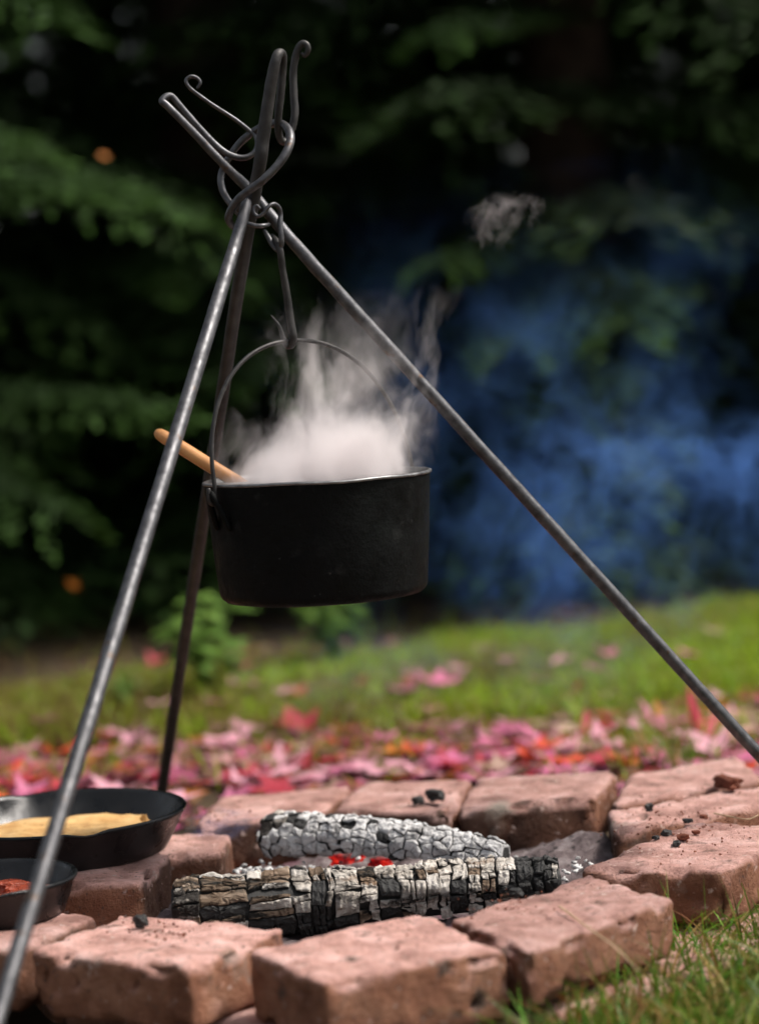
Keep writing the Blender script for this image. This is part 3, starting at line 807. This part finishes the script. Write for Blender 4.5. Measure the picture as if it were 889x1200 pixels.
# ------------------------------------------------------------------ fallen leaves
def leaf_mesh(seed, curl, serr=.1):
    rn = random.Random(seed)
    lobes = [(0, 1.0), (42, .52), (62, .86), (96, .42), (122, .55), (158, .25)]
    out = []
    for a, r in lobes: out.append((a, r*rn.uniform(.88, 1.12)))
    pts = []
    full = [(-a, r) for a, r in reversed(out[1:])]+out
    for a, r in full:
        th = math.radians(a+rn.uniform(-4, 4)); pts.append((math.sin(th)*r*.62, math.cos(th)*r*.62))
    V = [Vector((0, -.04, 0))]
    m = len(pts)
    for f in (.5, 1.0):
        for (x, y) in pts: V.append(Vector((x*f, y*f-.04*(1-f), 0)))
    cx, cy2, tw = curl*rn.uniform(.5, 1.3), curl*rn.uniform(-.4, 1.2), rn.uniform(-.5, .5)*curl
    for v in V:
        v.z = cx*v.x*v.x*2.0+cy2*v.y*v.y*1.4+tw*v.x*v.y*2+.10*curl*noise.noise(v*4+Vector((seed, 0, 0)))
    zmin = min(v.z for v in V)
    for v in V: v.z -= zmin
    Fc = []
    for k in range(m):
        k2 = (k+1) % m
        if k2 == 0: continue
        Fc.append((0, 1+k, 1+k2)); Fc.append((1+k, 1+m+k, 1+m+k2, 1+k2))
    b = len(V)                                              # stalk
    V += [Vector((-.012, -.04, V[0].z)), Vector((.012, -.04, V[0].z)), Vector((.05, -.5, V[0].z+.03)), Vector((.035, -.5, V[0].z+.03))]
    Fc.append((b, b+3, b+2, b+1))
    return V, Fc
LEAVES = []
for k in range(8):
    V, Fc = leaf_mesh(100+k, [.08, .18, .30, .12, .60, .25, -.2, .45][k])
    me = bpy.data.meshes.new('fallen_leaf'); me.from_pydata([tuple(v) for v in V], [], Fc); me.update()
    me.materials.append(M['leaf_pink']); me.polygons.foreach_set('use_smooth', [True]*len(me.polygons))
    LEAVES.append(me)
CNAME = {'crimson': 'crimson', 'pink': 'pale pink', 'magenta': 'magenta', 'scarlet': 'bright scarlet', 'orange': 'orange', 'maroon': 'dark maroon', 'tan': 'dry tan'}
def place_leaf(p, size, kind, rot, label, group, tilt=None, which=None):
    o = bpy.data.objects.new('fallen_leaf', LEAVES[random.randrange(8) if which is None else which])
    COL.objects.link(o)
    o.material_slots[0].link = 'OBJECT'; o.material_slots[0].material = M['leaf_'+kind]
    o.location = p; o.scale = (size, size, size)
    tl = tilt or (random.gauss(0, .09), random.gauss(0, .09))
    o.rotation_euler = (tl[0], tl[1], rot)
    return tag(o, label, 'leaf', group)
kinds = ['pink']*12+['magenta']*9+['crimson']*5+['scarlet']*2+['orange']*1+['maroon']*2+['tan']*5
taken = 0
while taken < 290:
    x = random.uniform(-15, 905)
    y0 = 858-0.055*(x-444)                                  # the drift follows the edge of the lawn
    y = random.triangular(y0-58, y0+98, y0+50)
    if random.random() < .07: y = y0-random.expovariate(1/45)-40
    if x < 260 and random.random() < .55: continue
    p = onz(x, y, 0)
    if p.y > 6.4 or math.hypot(p.x, p.y-3.35) < .68: continue
    k = random.choice(kinds)
    if y < y0-60: k = random.choice(['tan', 'tan', 'pink', 'pink', 'orange'])
    if x < 230: k = random.choice(['crimson', 'pink', 'pink', 'magenta', 'scarlet', 'maroon', 'magenta'])
    sz = random.uniform(.06, .115); wh = random.randrange(8)
    if p.y > 5.5+.28*p.x: sz *= .7
    size_w = 'small' if sz < .075 else 'large' if sz > .098 else 'medium-sized'
    curl_w = ['flat', 'slightly cupped', 'cupped', 'flat', 'curled up', 'cupped', 'face-down', 'curled up'][wh]
    zone_w = 'on the green lawn' if p.y > 5.35+.28*p.x else 'close behind the fire ring' if p.y < 4.75 else 'in the drift before the lawn'
    place_leaf(p+Vector((0, 0, random.uniform(.004, .022)+(.03 if p.y > 5.3+.28*p.x else 0))), sz, k, random.uniform(0, 6.28),
               f'{size_w} {curl_w} {CNAME[k]} maple leaf {zone_w}', 'fallen leaves beyond the fire ring', which=wh)
    taken += 1
lf = place_leaf(onz(822, 866, .02), .15, 'crimson', 1.1, 'large curled crimson maple leaf standing up beside the tripod leg', 'fallen leaves beyond the fire ring', tilt=(.9, .3), which=4)
place_leaf(onz(770, 838, .03), .06, 'orange', 1.1, 'small orange-brown leaf on a stalk above the drift near the tripod leg', 'fallen leaves beyond the fire ring', tilt=(1.2, .3), which=2)
# leaves outside the view and between: one mass
def patch(x, y, sc, seed): return noise.noise(Vector((x*sc, y*sc, seed)))
def leaf_litter():
    vs_, fs, cs = [], [], []; rn = random.Random(77)
    cc = [(.70, .34, .40), (.60, .22, .30), (.50, .12, .22), (.40, .05, .06), (.46, .16, .04), (.12, .04, .045), (.46, .30, .22), (.28, .16, .09)]
    base = [leaf_mesh(300+k, .25) for k in range(5)]
    for k in range(3100):
        if k < 1500: x, y = rn.uniform(-4.2, 4.2), rn.triangular(4.2, 5.9, 4.8)
        elif k < 2100: x, y = rn.uniform(-1.1, 1.1), rn.triangular(4.2, 5.2, 4.7)
        elif k < 2600: x, y = rn.uniform(-4, 4), rn.uniform(5.7, 8.5)
        else: x, y = rn.uniform(-1.2, 1.2), rn.uniform(4.05, 4.9)
        if math.hypot(x, y-3.35) < .7: continue
        if k < 1500 and y > 5.15+.28*x+.5*patch(x, y, 1.6, 4) and rn.random() < .85: continue
        c = rn.choice(cc[4:] if 2100 <= k < 2600 else cc); sz = rn.uniform(.05, .095); a = rn.uniform(0, 6.28)
        Rm = Matrix.Rotation(a, 3, 'Z') @ Matrix.Rotation(rn.gauss(0, .12), 3, 'X')
        V, Fc = base[rn.randrange(5)]; b = len(vs_)
        for v in V: vs_.append(Rm @ (v*sz)+Vector((x, y, .006+rn.random()*.001)))
        fs += [tuple(b+q for q in f) for f in Fc]; cs += [c]*len(V)
    o = mesh_from('leaf_litter', vs_, fs, M['grass'])
    a = o.data.attributes.new('tint', 'FLOAT_COLOR', 'POINT')
    a.data.foreach_set('color', np.array([(*c, 1) for c in cs], np.float32).ravel())
    tag(o, 'scattered autumn leaf litter covering the lawn and forest edge', 'leaf litter', kind='stuff')
leaf_litter()

# ------------------------------------------------------------------ grass
def blades(name, P, h, w, lean, col, label, seg=3):
    n = len(P); r = np.random.default_rng(len(P))
    a = r.uniform(0, 2*np.pi, n); fx, fy = np.cos(a), np.sin(a)
    la = r.uniform(0, 2*np.pi, n); dx, dy = np.cos(la)*lean, np.sin(la)*lean
    vs_ = np.zeros((n, 2*seg+1, 3), np.float32)
    for k in range(seg):
        t = k/seg; ww = w*(1-t*.75)
        cx, cy2, cz = P[:, 0]+dx*h*t*t, P[:, 1]+dy*h*t*t, P[:, 2]+h*t*(1-.35*lean*t)
        vs_[:, 2*k] = np.stack([cx-fx*ww, cy2-fy*ww, cz], 1); vs_[:, 2*k+1] = np.stack([cx+fx*ww, cy2+fy*ww, cz], 1)
    vs_[:, 2*seg] = np.stack([P[:, 0]+dx*h, P[:, 1]+dy*h, P[:, 2]+h*(1-.35*lean)], 1)
    tri_ = []
    for k in range(seg-1):
        tri_ += [2*k, 2*k+1, 2*k+3, 2*k, 2*k+3, 2*k+2]
    tri_ += [2*seg-2, 2*seg-1, 2*seg]
    tri_ = np.array(tri_)
    loops = (tri_[None, :]+(np.arange(n)*(2*seg+1))[:, None]).ravel()
    c = np.repeat(col, 2*seg+1, axis=0)
    o = np_mesh(name, vs_.reshape(-1, 3), loops, 3, M['grass'], c)
    return tag(o, label, 'grass', kind='stuff')
def lawn():
    P, Hh, Cc = [], [], []
    r = random.Random(3)
    for _ in range(170000):
        inview = r.random() < .72
        x, y = (r.uniform(-1.3, 1.3), r.uniform(4.6, 7.0)) if inview else (r.uniform(-4.5, 4.5), r.uniform(1.5, 7.8))
        if math.hypot(x, y-3.35) < .72: continue
        edge = 5.15+.28*x+.45*patch(x, y, 1.3, 4)           # bare, leafy earth before the lawn
        dens = 1.0 if y > edge else .13
        if y < 3.6 and not inview: dens = .8
        if x < -.25: dens *= .35+.45*max(0, min(1, .5+patch(x, y, 1.7, 9)*1.6))
        back = 6.2+.35*patch(x, y, 1.1, 2)+max(-.5, min(.5, .45*x))
        if y > back: dens *= .012
        if r.random() > dens*(.75+.6*patch(x, y, 2.4, 1)): continue
        P.append((x, y, -.006)); Hh.append(r.uniform(.03, .085)*(1+.35*patch(x, y, 3, 6)))
        g = r.random(); v = r.uniform(.8, 1.25)
        if g < .07: c = (.30, .22, .07)
        else: c = (.24+.10*r.random(), .38+.08*r.random(), .014)
        dry = .5+.9*patch(x, y, 2.1, 21)-.55*(x+.1)         # the skillet side is drier and browner
        if g >= .07 and r.random() < max(.05, min(.75, dry)): c = (.20, .17, .035) if r.random() < .7 else (.22, .13, .05)
        Cc.append((c[0]*v, c[1]*v, c[2]*v))
    P, Hh, Cc = np.array(P), np.array(Hh), np.array(Cc)
    blades('lawn_grass', P, Hh, .0035+0*Hh, rng.uniform(.2, 1.0, len(P)), Cc, 'bright green lawn grass between the leaf drift and the conifers')
lawn()
def inside(x, y, q):
    return all((q[(k+1) % 4][0]-q[k][0])*(y-q[k][1])-(q[(k+1) % 4][1]-q[k][1])*(x-q[k][0]) > -.002 for k in range(4))
def near_grass():
    P, Hh, Cc = [], [], []
    r = random.Random(8)
    while len(P) < 8500:
        x, y = r.uniform(.10, 1.1), r.uniform(2.35, 3.35)
        d = Vector((x, y-3.33)).length
        if d < .40 or any(inside(x, y, q) for q, _, _ in BR): continue
        if d > .62 and r.random() < .35: continue
        P.append((x, y, -.006)); Hh.append(r.uniform(.03, .10) if r.random() < .85 else r.uniform(.09, .14))
        g = r.random(); v = r.uniform(.7, 1.3)
        c = (.40, .27, .09) if g < .17 else (.30, .11, .03) if g < .21 else (.14, .12, .025) if g < .30 else (.06+.09*r.random(), .14+.12*r.random(), .012)
        Cc.append((c[0]*v, c[1]*v, c[2]*v))
    P, Hh, Cc = np.array(P), np.array(Hh), np.array(Cc)
    blades('near_grass', P, Hh, .0021+0*Hh, rng.uniform(.2, 1.3, len(P))*rng.choice([.7, 1.0, 1.7], len(P)), Cc, 'tufted green and straw coloured grass at the foot of the front bricks', seg=5)
near_grass()
def tuft(px, py, n, h, label, seed, spread=.03):
    r = np.random.default_rng(seed); c = onz(px, py, 0)
    P = np.stack([c.x+r.normal(0, spread, n), c.y+r.normal(0, spread, n), np.full(n, -.005)], 1)
    col = np.array([(.15, .27, .03)])*r.uniform(.7, 1.3, (n, 1)); col[r.random(n) < .15] = (.45, .28, .10)
    o = blades('grass_tuft', P, r.uniform(h*.5, h, n), np.full(n, .003), r.uniform(.2, 1.1, n), col, label, seg=4)
    del o['kind']; return o
tuft(795, 905, 60, .13, 'tuft of green grass standing just behind the brick with the bark chip', 3, .04)
tuft(742, 880, 22, .12, 'sparse grass tuft with tan stems in the leaf drift', 4, .05)

# small leafy weeds at the edge of the lawn
def weed(px, py, h, n, label, seed):
    r = random.Random(seed); c = onz(px, py, 0)
    root = empty('weed', c); tag(root, label, 'weed', 'weeds at the lawn edge')
    vs_, fs = [], []
    for k in range(n):
        a = r.uniform(0, 6.28); ht = h*r.uniform(.5, 1); rad = h*r.uniform(.1, .55)
        tip = c+Vector((math.cos(a)*rad, math.sin(a)*rad, ht))
        V, Fc = tube([c, c.lerp(tip, .5)+Vector((0, 0, h*.1)), tip], [.003, .002, .001], n=3, seg=5)
        b = len(vs_); vs_ += V; fs += [tuple(b+q for q in f) for f in Fc]
        for q in range(4):
            p = c.lerp(tip, .5+.16*q)+Vector((0, 0, h*.06)); aa = r.uniform(0, 6.28); ln = h*r.uniform(.18, .32)
            d = Vector((math.cos(aa), math.sin(aa), r.uniform(-.3, .4))).normalized(); sd = d.cross(Vector((0, 0, 1))).normalized()
            b = len(vs_); up_ = Vector((0, 0, ln*.12))
            vs_ += [p, p+d*ln*.45+sd*ln*.28-up_*.3, p+d*ln-up_, p+d*ln*.45-sd*ln*.28-up_*.3, p+d*ln*.5+up_]
            fs += [(b, b+1, b+4), (b+1, b+2, b+4), (b+2, b+3, b+4), (b+3, b, b+4)]
    mesh_from('foliage', vs_, fs, M['weed'], root)
weed(243, 822, .24, 22, 'leafy green weed at the lawn edge behind the back tripod leg', 1)
weed(392, 790, .20, 18, 'low green weed at the forest edge below the pot', 2)
weed(150, 835, .10, 10, 'low leafy weed in the grass behind the front tripod leg', 3)

# ------------------------------------------------------------------ conifers
def bough_template(seed, n_side=26, sp=.038):
    """one flat drooping bough of unit length along +x, as diamonds; returns centres, directions, sizes, height factor"""
    r = np.random.default_rng(seed); out = []
    for k in range(n_side):
        t = .10+.90*k/n_side
        for sg in (-1, 1):
            ln = .42*(1-t*.80)*r.uniform(.7, 1.15)+.04
            ang = sg*math.radians(r.uniform(42, 62))
            m = max(2, int(ln/sp))
            for q in range(m):
                f = (q+.5)/m
                out.append((t+math.cos(ang)*ln*f, math.sin(ang)*ln*f, -.06*f*f-.03*r.random(), ang+r.uniform(-.35, .35), r.uniform(.6, 1.15), f))
    for q in range(14): out.append((.1+.9*q/14, 0, .004, r.uniform(-.4, .4), 1.0, .3))
    return np.array(out)
TEMPL = [bough_template(k) for k in range(5)]
FINE = [bough_template(20+k, 36, .024) for k in range(5)]
FINER = [bough_template(40+k, 60, .014) for k in range(5)]
def conifer(name, x, y, h, R, seed, label, z0=.15, hue=0.0, dense=1.0, extra=(), fine=False):
    r = np.random.default_rng(seed)
    root = empty(name, (x, y, 0)); tag(root, label, 'tree', 'conifers along the forest edge')
    V, Fc = tube([(x, y, -.15), (x+.02, y, h*.3), (x, y+.02, h*.7), (x, y, h)], [.17, .14, .07, .01], n=6, seg=12, wobble=.1)
    mesh_from('trunk', V, Fc, M['bark'], root)
    verts, cols = [], []
    nb = int(h*24*dense)
    for b in range(nb+len(extra)):
        t = (b+r.random())/nb
        t = t**1.35                                         # more boughs low down
        z = z0+(h-z0)*t*.97
        ln = R*(1-t)**.85*r.uniform(.72, 1.12)+.15
        az = b*2.39996+r.uniform(-.4, .4)
        T = (FINER if b >= nb else FINE if fine else TEMPL)[r.integers(5)]; ks = .34 if b >= nb else .62 if fine else 1.0
        el = r.uniform(-.30, .18)+.35*t; droop = r.uniform(.10, .32)
        lx, ly, lz = T[:, 0]*ln, T[:, 1]*ln*.85, T[:, 2]*ln
        lz = lz+lx*math.tan(el)-droop*ln*(T[:, 0]**2)
        if b >= nb:                                        # a long lower bough reaching out over the lawn
            tip = extra[b-nb]; dv = Vector((tip.x-x, tip.y-y)); ln = dv.length; az = math.atan2(dv.y, dv.x); t = 0.0
            droop = .05+.12*((b*37) % 10)/10; z = tip.z+droop*ln; lx, ly = T[:, 0]*ln, T[:, 1]*ln*.55; lz = T[:, 2]*ln*.6-droop*ln*(T[:, 0]**2)
        n = len(T)
        sz = T[:, 4]*(.055+.022*ln)*ks; wd = sz*.21
        ca, sa = np.cos(T[:, 3]), np.sin(T[:, 3])
        d = np.stack([ca, sa, r.uniform(-.35, .12, n)-droop*T[:, 0]], 1); sd = np.stack([-sa, ca, r.uniform(-.5, .5, n)], 1)
        c = np.stack([lx, ly, lz], 1)
        q = np.stack([c-d*sz[:, None]*.6, c+sd*wd[:, None], c+d*sz[:, None]*.8, c-sd*wd[:, None]], 1)   # n,4,3
        co, si = math.cos(az), math.sin(az)
        Q = q.copy(); Q[..., 0] = q[..., 0]*co-q[..., 1]*si+x; Q[..., 1] = q[..., 0]*si+q[..., 1]*co+y; Q[..., 2] += z
        keep = Q[..., 2].min(1) > .02
        Q = Q[keep]
        tipf = ((T[:, 5]*.5+T[:, 0]*.5)**2)[keep]                # yellower young tips; inner needles darkened, bough shade put into the colour
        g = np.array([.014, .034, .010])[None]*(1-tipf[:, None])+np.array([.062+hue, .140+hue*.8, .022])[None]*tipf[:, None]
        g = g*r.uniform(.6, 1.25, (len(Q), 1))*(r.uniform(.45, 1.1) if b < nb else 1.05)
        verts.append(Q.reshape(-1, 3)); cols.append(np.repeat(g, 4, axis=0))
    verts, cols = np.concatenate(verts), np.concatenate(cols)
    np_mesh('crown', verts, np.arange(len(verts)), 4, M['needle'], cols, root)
    return root
CON = [  # x, y, height, spread
    (-2.0, 7.9, 7.5, 2.0, 'tall dark conifer with boughs spreading over the lawn edge behind the tripod'),
    (-.55, 8.9, 8.0, 2.0, 'dark conifer set back behind the pot at the lawn edge'),
    (.65, 8.3, 7.0, 1.75, 'bushy conifer rising directly behind the drifting blue smoke'),
    (2.2, 8.9, 8.0, 2.0, 'tall conifer standing past the blue smoke at the lawn edge'),
    (3.7, 9.0, 7.5, 1.9, 'conifer at the far smoke-side end of the front row'),
    (-3.7, 9.2, 7.5, 1.9, 'conifer at the far skillet-side end of the front row'),
    (-2.9, 11.4, 9, 2.2, 'deep shaded conifer in the second row behind the spreading one'),
    (-1.2, 11.8, 9, 2.2, 'deep shaded conifer in the second row behind the tripod'),
    (.4, 11.5, 9, 2.2, 'deep shaded conifer in the second row behind the pot'),
    (1.9, 12.0, 9, 2.2, 'deep shaded conifer in the second row behind the smoke'),
    (3.5, 11.6, 9, 2.2, 'deep shaded conifer ending the second row')]
EXTRA = {0: [at(115, 195, 6.2), at(225, 235, 6.4), at(20, 150, 6.1), at(190, 465, 6.5), at(70, 590, 6.3)], 1: [at(250, 320, 6.9), at(330, 430, 6.9)],
         2: [at(730, 375, 6.5), at(600, 400, 6.6), at(510, 300, 6.8), at(500, 40, 6.9), at(660, 470, 6.6)]}
for k, (x, y, h, R, lab) in enumerate(CON):
    conifer('conifer', x, y, h, R, 50+k, lab, z0=.25 if y < 10 else .1, dense=1.0 if y < 10 else .75, extra=EXTRA.get(k, ()), fine=k < 4)
# the wood behind, one mass
def far_wood():
    r = np.random.default_rng(4); n = 24000
    x = r.uniform(-9, 9, n); y = 14+r.uniform(0, 2.2, n)+.02*x*x; z = r.uniform(.0, 6.5, n)
    d = r.normal(0, 1, (n, 3)); d /= np.linalg.norm(d, axis=1)[:, None]
    s = np.cross(d, r.normal(0, 1, (n, 3))); s /= np.linalg.norm(s, axis=1)[:, None]
    c = np.stack([x, y, z], 1); sz = r.uniform(.10, .24, n)[:, None]
    Q = np.stack([c-d*sz, c+s*sz*.35, c+d*sz, c-s*sz*.35], 1).reshape(-1, 3)
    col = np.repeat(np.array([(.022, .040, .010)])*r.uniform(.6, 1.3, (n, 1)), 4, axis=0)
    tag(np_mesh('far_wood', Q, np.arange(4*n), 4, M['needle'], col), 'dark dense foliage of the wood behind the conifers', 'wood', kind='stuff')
far_wood()
# leaves caught in the boughs
place_leaf(at(122, 184, 6.35), .036, 'orange', .4, 'orange leaf caught on a conifer bough above the grass', 'leaves caught in the conifers', tilt=(.5, .2), which=2)
place_leaf(at(88, 688, 6.2), .04, 'orange', 2.4, 'rusty orange leaf caught low in the conifer skirt', 'leaves caught in the conifers', tilt=(.7, .5), which=4)

# ------------------------------------------------------------------ steam and smoke
def volume_mat(name, colour, aniso, build, step=0.2):
    m, nt, out = new_mat(name); L = nt.links
    tc = N(nt, 'ShaderNodeTexCoord')
    pv = N(nt, 'ShaderNodeVolumePrincipled')
    pv.inputs['Color'].default_value = (*colour, 1); pv.inputs['Anisotropy'].default_value = aniso
    pv.inputs['Density Attribute'].default_value = ''
    L.new(build(nt, L, tc.outputs['Object']), pv.inputs['Density'])
    L.new(pv.outputs[0], out.inputs['Volume'])
    try: m.volume_sampling = 'MULTIPLE_IMPORTANCE'
    except Exception: pass
    try: m.cycles.volume_step_rate = step
    except Exception: pass
    return m
def math_(nt, L, op, a, b=None, c=None, clamp=False):
    n = N(nt, 'ShaderNodeMath', operation=op, use_clamp=clamp)
    for i, v in enumerate((a, b, c)):
        if v is None: continue
        if isinstance(v, (int, float)): n.inputs[i].default_value = v
        else: L.new(v, n.inputs[i])
    return n.outputs[0]
def warped(nt, L, vec, wscale, wamt, stretch=(1, 1, 1)):
    mp = N(nt, 'ShaderNodeVectorMath', operation='MULTIPLY'); mp.inputs[1].default_value = stretch; L.new(vec, mp.inputs[0])
    nz = N(nt, 'ShaderNodeTexNoise', Scale=wscale, Detail=3.0); L.new(mp.outputs[0], nz.inputs['Vector'])
    sb = N(nt, 'ShaderNodeVectorMath', operation='SUBTRACT'); sb.inputs[1].default_value = (.5, .5, .5); L.new(nz.outputs['Color'], sb.inputs[0])
    ma = N(nt, 'ShaderNodeVectorMath', operation='MULTIPLY_ADD'); ma.inputs[1].default_value = (wamt,)*3
    L.new(sb.outputs[0], ma.inputs[0]); L.new(mp.outputs[0], ma.inputs[2])
    return ma.outputs[0]

def steam_density(nt, L, vec):
    # object space: origin at the middle of the stew, metres
    sp = N(nt, 'ShaderNodeSeparateXYZ'); L.new(vec, sp.inputs[0]); X, Y, Z = sp.outputs
    w1 = warped(nt, L, vec, 9.0, .16, (1, 1, .6))
    w2 = warped(nt, L, w1, 24.0, .045)
    n1 = N(nt, 'ShaderNodeTexNoise', Scale=14.0, Detail=5.0, Roughness=.58); L.new(w2, n1.inputs['Vector'])
    ax = math_(nt, L, 'MULTIPLY_ADD', math_(nt, L, 'POWER', math_(nt, L, 'MAXIMUM', Z, 0.0), 1.2), .70, -.012)   # the plume drifts away from the spoon
    dx = math_(nt, L, 'SUBTRACT', X, ax)
    rr = math_(nt, L, 'SQRT', math_(nt, L, 'ADD', math_(nt, L, 'MULTIPLY', dx, dx), math_(nt, L, 'MULTIPLY', Y, Y)))
    wid = math_(nt, L, 'MULTIPLY_ADD', Z, .16, .124)
    fr_ = math_(nt, L, 'DIVIDE', rr, wid)
    fall = math_(nt, L, 'MULTIPLY', math_(nt, L, 'POWER', fr_, 3.0), .30)
    hz = math_(nt, L, 'MULTIPLY', Z, 3.9)
    v = math_(nt, L, 'SUBTRACT', math_(nt, L, 'SUBTRACT', n1.outputs['Fac'], .14), math_(nt, L, 'ADD', fall, hz))
    v = math_(nt, L, 'MAXIMUM', v, 0.0)
    v = math_(nt, L, 'POWER', v, 1.3)
    # thin veil higher up
    n2 = N(nt, 'ShaderNodeTexNoise', Scale=13.0, Detail=5.0, Roughness=.56, Distortion=.9); L.new(w2, n2.inputs['Vector'])
    v2 = math_(nt, L, 'SUBTRACT', math_(nt, L, 'SUBTRACT', n2.outputs['Fac'], .445), math_(nt, L, 'MULTIPLY_ADD', Z, .34, math_(nt, L, 'MULTIPLY', fall, .36)))
    v2 = math_(nt, L, 'MAXIMUM', v2, 0.0)
    top = math_(nt, L, 'MULTIPLY_ADD', Z, -9.0, 2.35, clamp=True)
    tot = math_(nt, L, 'ADD', math_(nt, L, 'MULTIPLY', v, 150.0), math_(nt, L, 'MULTIPLY', math_(nt, L, 'MULTIPLY', v2, top), 58.0))
    rp = math_(nt, L, 'SQRT', math_(nt, L, 'ADD', math_(nt, L, 'MULTIPLY', X, X), math_(nt, L, 'MULTIPLY', Y, Y)))       # inside the rim until it clears the pot
    mask = math_(nt, L, 'MULTIPLY', math_(nt, L, 'SUBTRACT', math_(nt, L, 'MULTIPLY_ADD', Z, 1.3, .128), rp), 60.0, clamp=True)
    return math_(nt, L, 'MULTIPLY', tot, mask)
M['steam'] = volume_mat('steam', (.99, .945, .94), .0, steam_density, step=.16)
def box_obj(name, lo, hi, origin, mat):
    V = [Vector((x, y, z))-Vector(origin) for z in (lo[2], hi[2]) for y in (lo[1], hi[1]) for x in (lo[0], hi[0])]
    Fc = [(0, 2, 3, 1), (4, 5, 7, 6), (0, 1, 5, 4), (2, 6, 7, 3), (0, 4, 6, 2), (1, 3, 7, 5)]
    o = mesh_from(name, V, Fc, mat, smooth=False); o.location = origin
    return o
so = (pot0.x, pot0.y, pot0.z+PH-.016)
st = box_obj('steam', (so[0]-.20, so[1]-.17, so[2]), (so[0]+.32, so[1]+.17, so[2]+.29), so, M['steam'])
tag(st, 'white steam billowing up out of the hanging pot', 'steam', kind='stuff')

def smoke_density(nt, L, vec):
    # object space: origin low in the drift, metres
    sp = N(nt, 'ShaderNodeSeparateXYZ'); L.new(vec, sp.inputs[0]); X, Y, Z = sp.outputs
    w2 = warped(nt, L, vec, 4.5, .34)
    n1 = N(nt, 'ShaderNodeTexNoise', Scale=6.0, Detail=5.0, Roughness=.60); L.new(w2, n1.inputs['Vector'])
    def gauss(cx, cz, sx, sz, amp):
        a = math_(nt, L, 'DIVIDE', math_(nt, L, 'SUBTRACT', X, cx), sx); b = math_(nt, L, 'DIVIDE', math_(nt, L, 'SUBTRACT', Z, cz), sz)
        q = math_(nt, L, 'ADD', math_(nt, L, 'MULTIPLY', a, a), math_(nt, L, 'MULTIPLY', b, b))
        return math_(nt, L, 'MULTIPLY', math_(nt, L, 'EXPONENT', math_(nt, L, 'MULTIPLY', q, -1.0)), amp)
    env = math_(nt, L, 'ADD', gauss(.0, -.02, .24, .18, 1.05), math_(nt, L, 'ADD', math_(nt, L, 'ADD', gauss(.20, .10, .30, .23, .55), gauss(-.40, -.24, .16, .05, .45)), gauss(-.13, .22, .22, .16, .32)))
    yb = math_(nt, L, 'MAXIMUM', math_(nt, L, 'SUBTRACT', 1.0, math_(nt, L, 'MULTIPLY', math_(nt, L, 'MULTIPLY', Y, Y), 19.0)), 0.0)
    ch = N(nt, 'ShaderNodeSeparateColor'); L.new(n1.outputs['Color'], ch.inputs[0])
    cloud = math_(nt, L, 'MAXIMUM', math_(nt, L, 'SUBTRACT', ch.outputs[0], .475), 0.0)
    rdg = math_(nt, L, 'SUBTRACT', 1.0, math_(nt, L, 'ABSOLUTE', math_(nt, L, 'MULTIPLY_ADD', ch.outputs[1], 2.6, -1.3)))
    rdg = math_(nt, L, 'POWER', math_(nt, L, 'MAXIMUM', rdg, 0.0), 7.0)
    v = math_(nt, L, 'MULTIPLY', cloud, math_(nt, L, 'MULTIPLY_ADD', rdg, 4.4, .16))
    return math_(nt, L, 'MULTIPLY', math_(nt, L, 'MULTIPLY', math_(nt, L, 'MULTIPLY', v, env), yb), 4.8)
M['smoke'] = volume_mat('wood_smoke', (.17, .40, .98), .1, smoke_density, step=.4)
sc_ = at(705, 590, 4.06)
sm = box_obj('smoke', (sc_.x-.62, sc_.y-.23, .11), (sc_.x+.85, sc_.y+.23, sc_.z+.55), tuple(sc_), M['smoke'])
tag(sm, 'thin blue wood smoke drifting in front of the conifers', 'smoke', kind='stuff')

# a wisp that has torn off the plume
def puff_density(nt, L, vec):
    ln = N(nt, 'ShaderNodeVectorMath', operation='LENGTH'); sc2 = N(nt, 'ShaderNodeVectorMath', operation='MULTIPLY'); sc2.inputs[1].default_value = (19, 19, 26)
    L.new(vec, sc2.inputs[0]); L.new(sc2.outputs[0], ln.inputs[0])
    w = warped(nt, L, vec, 16.0, .10)
    n1 = N(nt, 'ShaderNodeTexNoise', Scale=26.0, Detail=5.0, Roughness=.6); L.new(w, n1.inputs['Vector'])
    v = math_(nt, L, 'SUBTRACT', math_(nt, L, 'SUBTRACT', n1.outputs['Fac'], .40), math_(nt, L, 'MULTIPLY', ln.outputs['Value'], .20))
    return math_(nt, L, 'MULTIPLY', math_(nt, L, 'MAXIMUM', v, 0.0), 45.0)
M['puff'] = volume_mat('steam_wisp', (.985, .93, .92), .25, puff_density, step=.3)
po = at(588, 252, 3.52)
pf = box_obj('steam', (po.x-.06, po.y-.05, po.z-.05), (po.x+.06, po.y+.05, po.z+.05), tuple(po), M['puff'])
tag(pf, 'small detached wisp of steam floating above the tripod leg', 'steam', kind='stuff')

# smoke curling off the ash covered log's skillet-side end
M['log_smoke'] = volume_mat('log_smoke', (.30, .50, .98), .1, puff_density, step=.4)
lo_ = at(262, 968, 3.62)
ls = box_obj('smoke', (-.06, -.05, -.05), (.06, .05, .05), (0, 0, 0), M['log_smoke'])
ls.location = lo_; ls.scale = (1.35, 1.0, .75)
tag(ls, 'faint blue smoke curling off the skillet-side end of the ash covered log', 'smoke', kind='stuff')
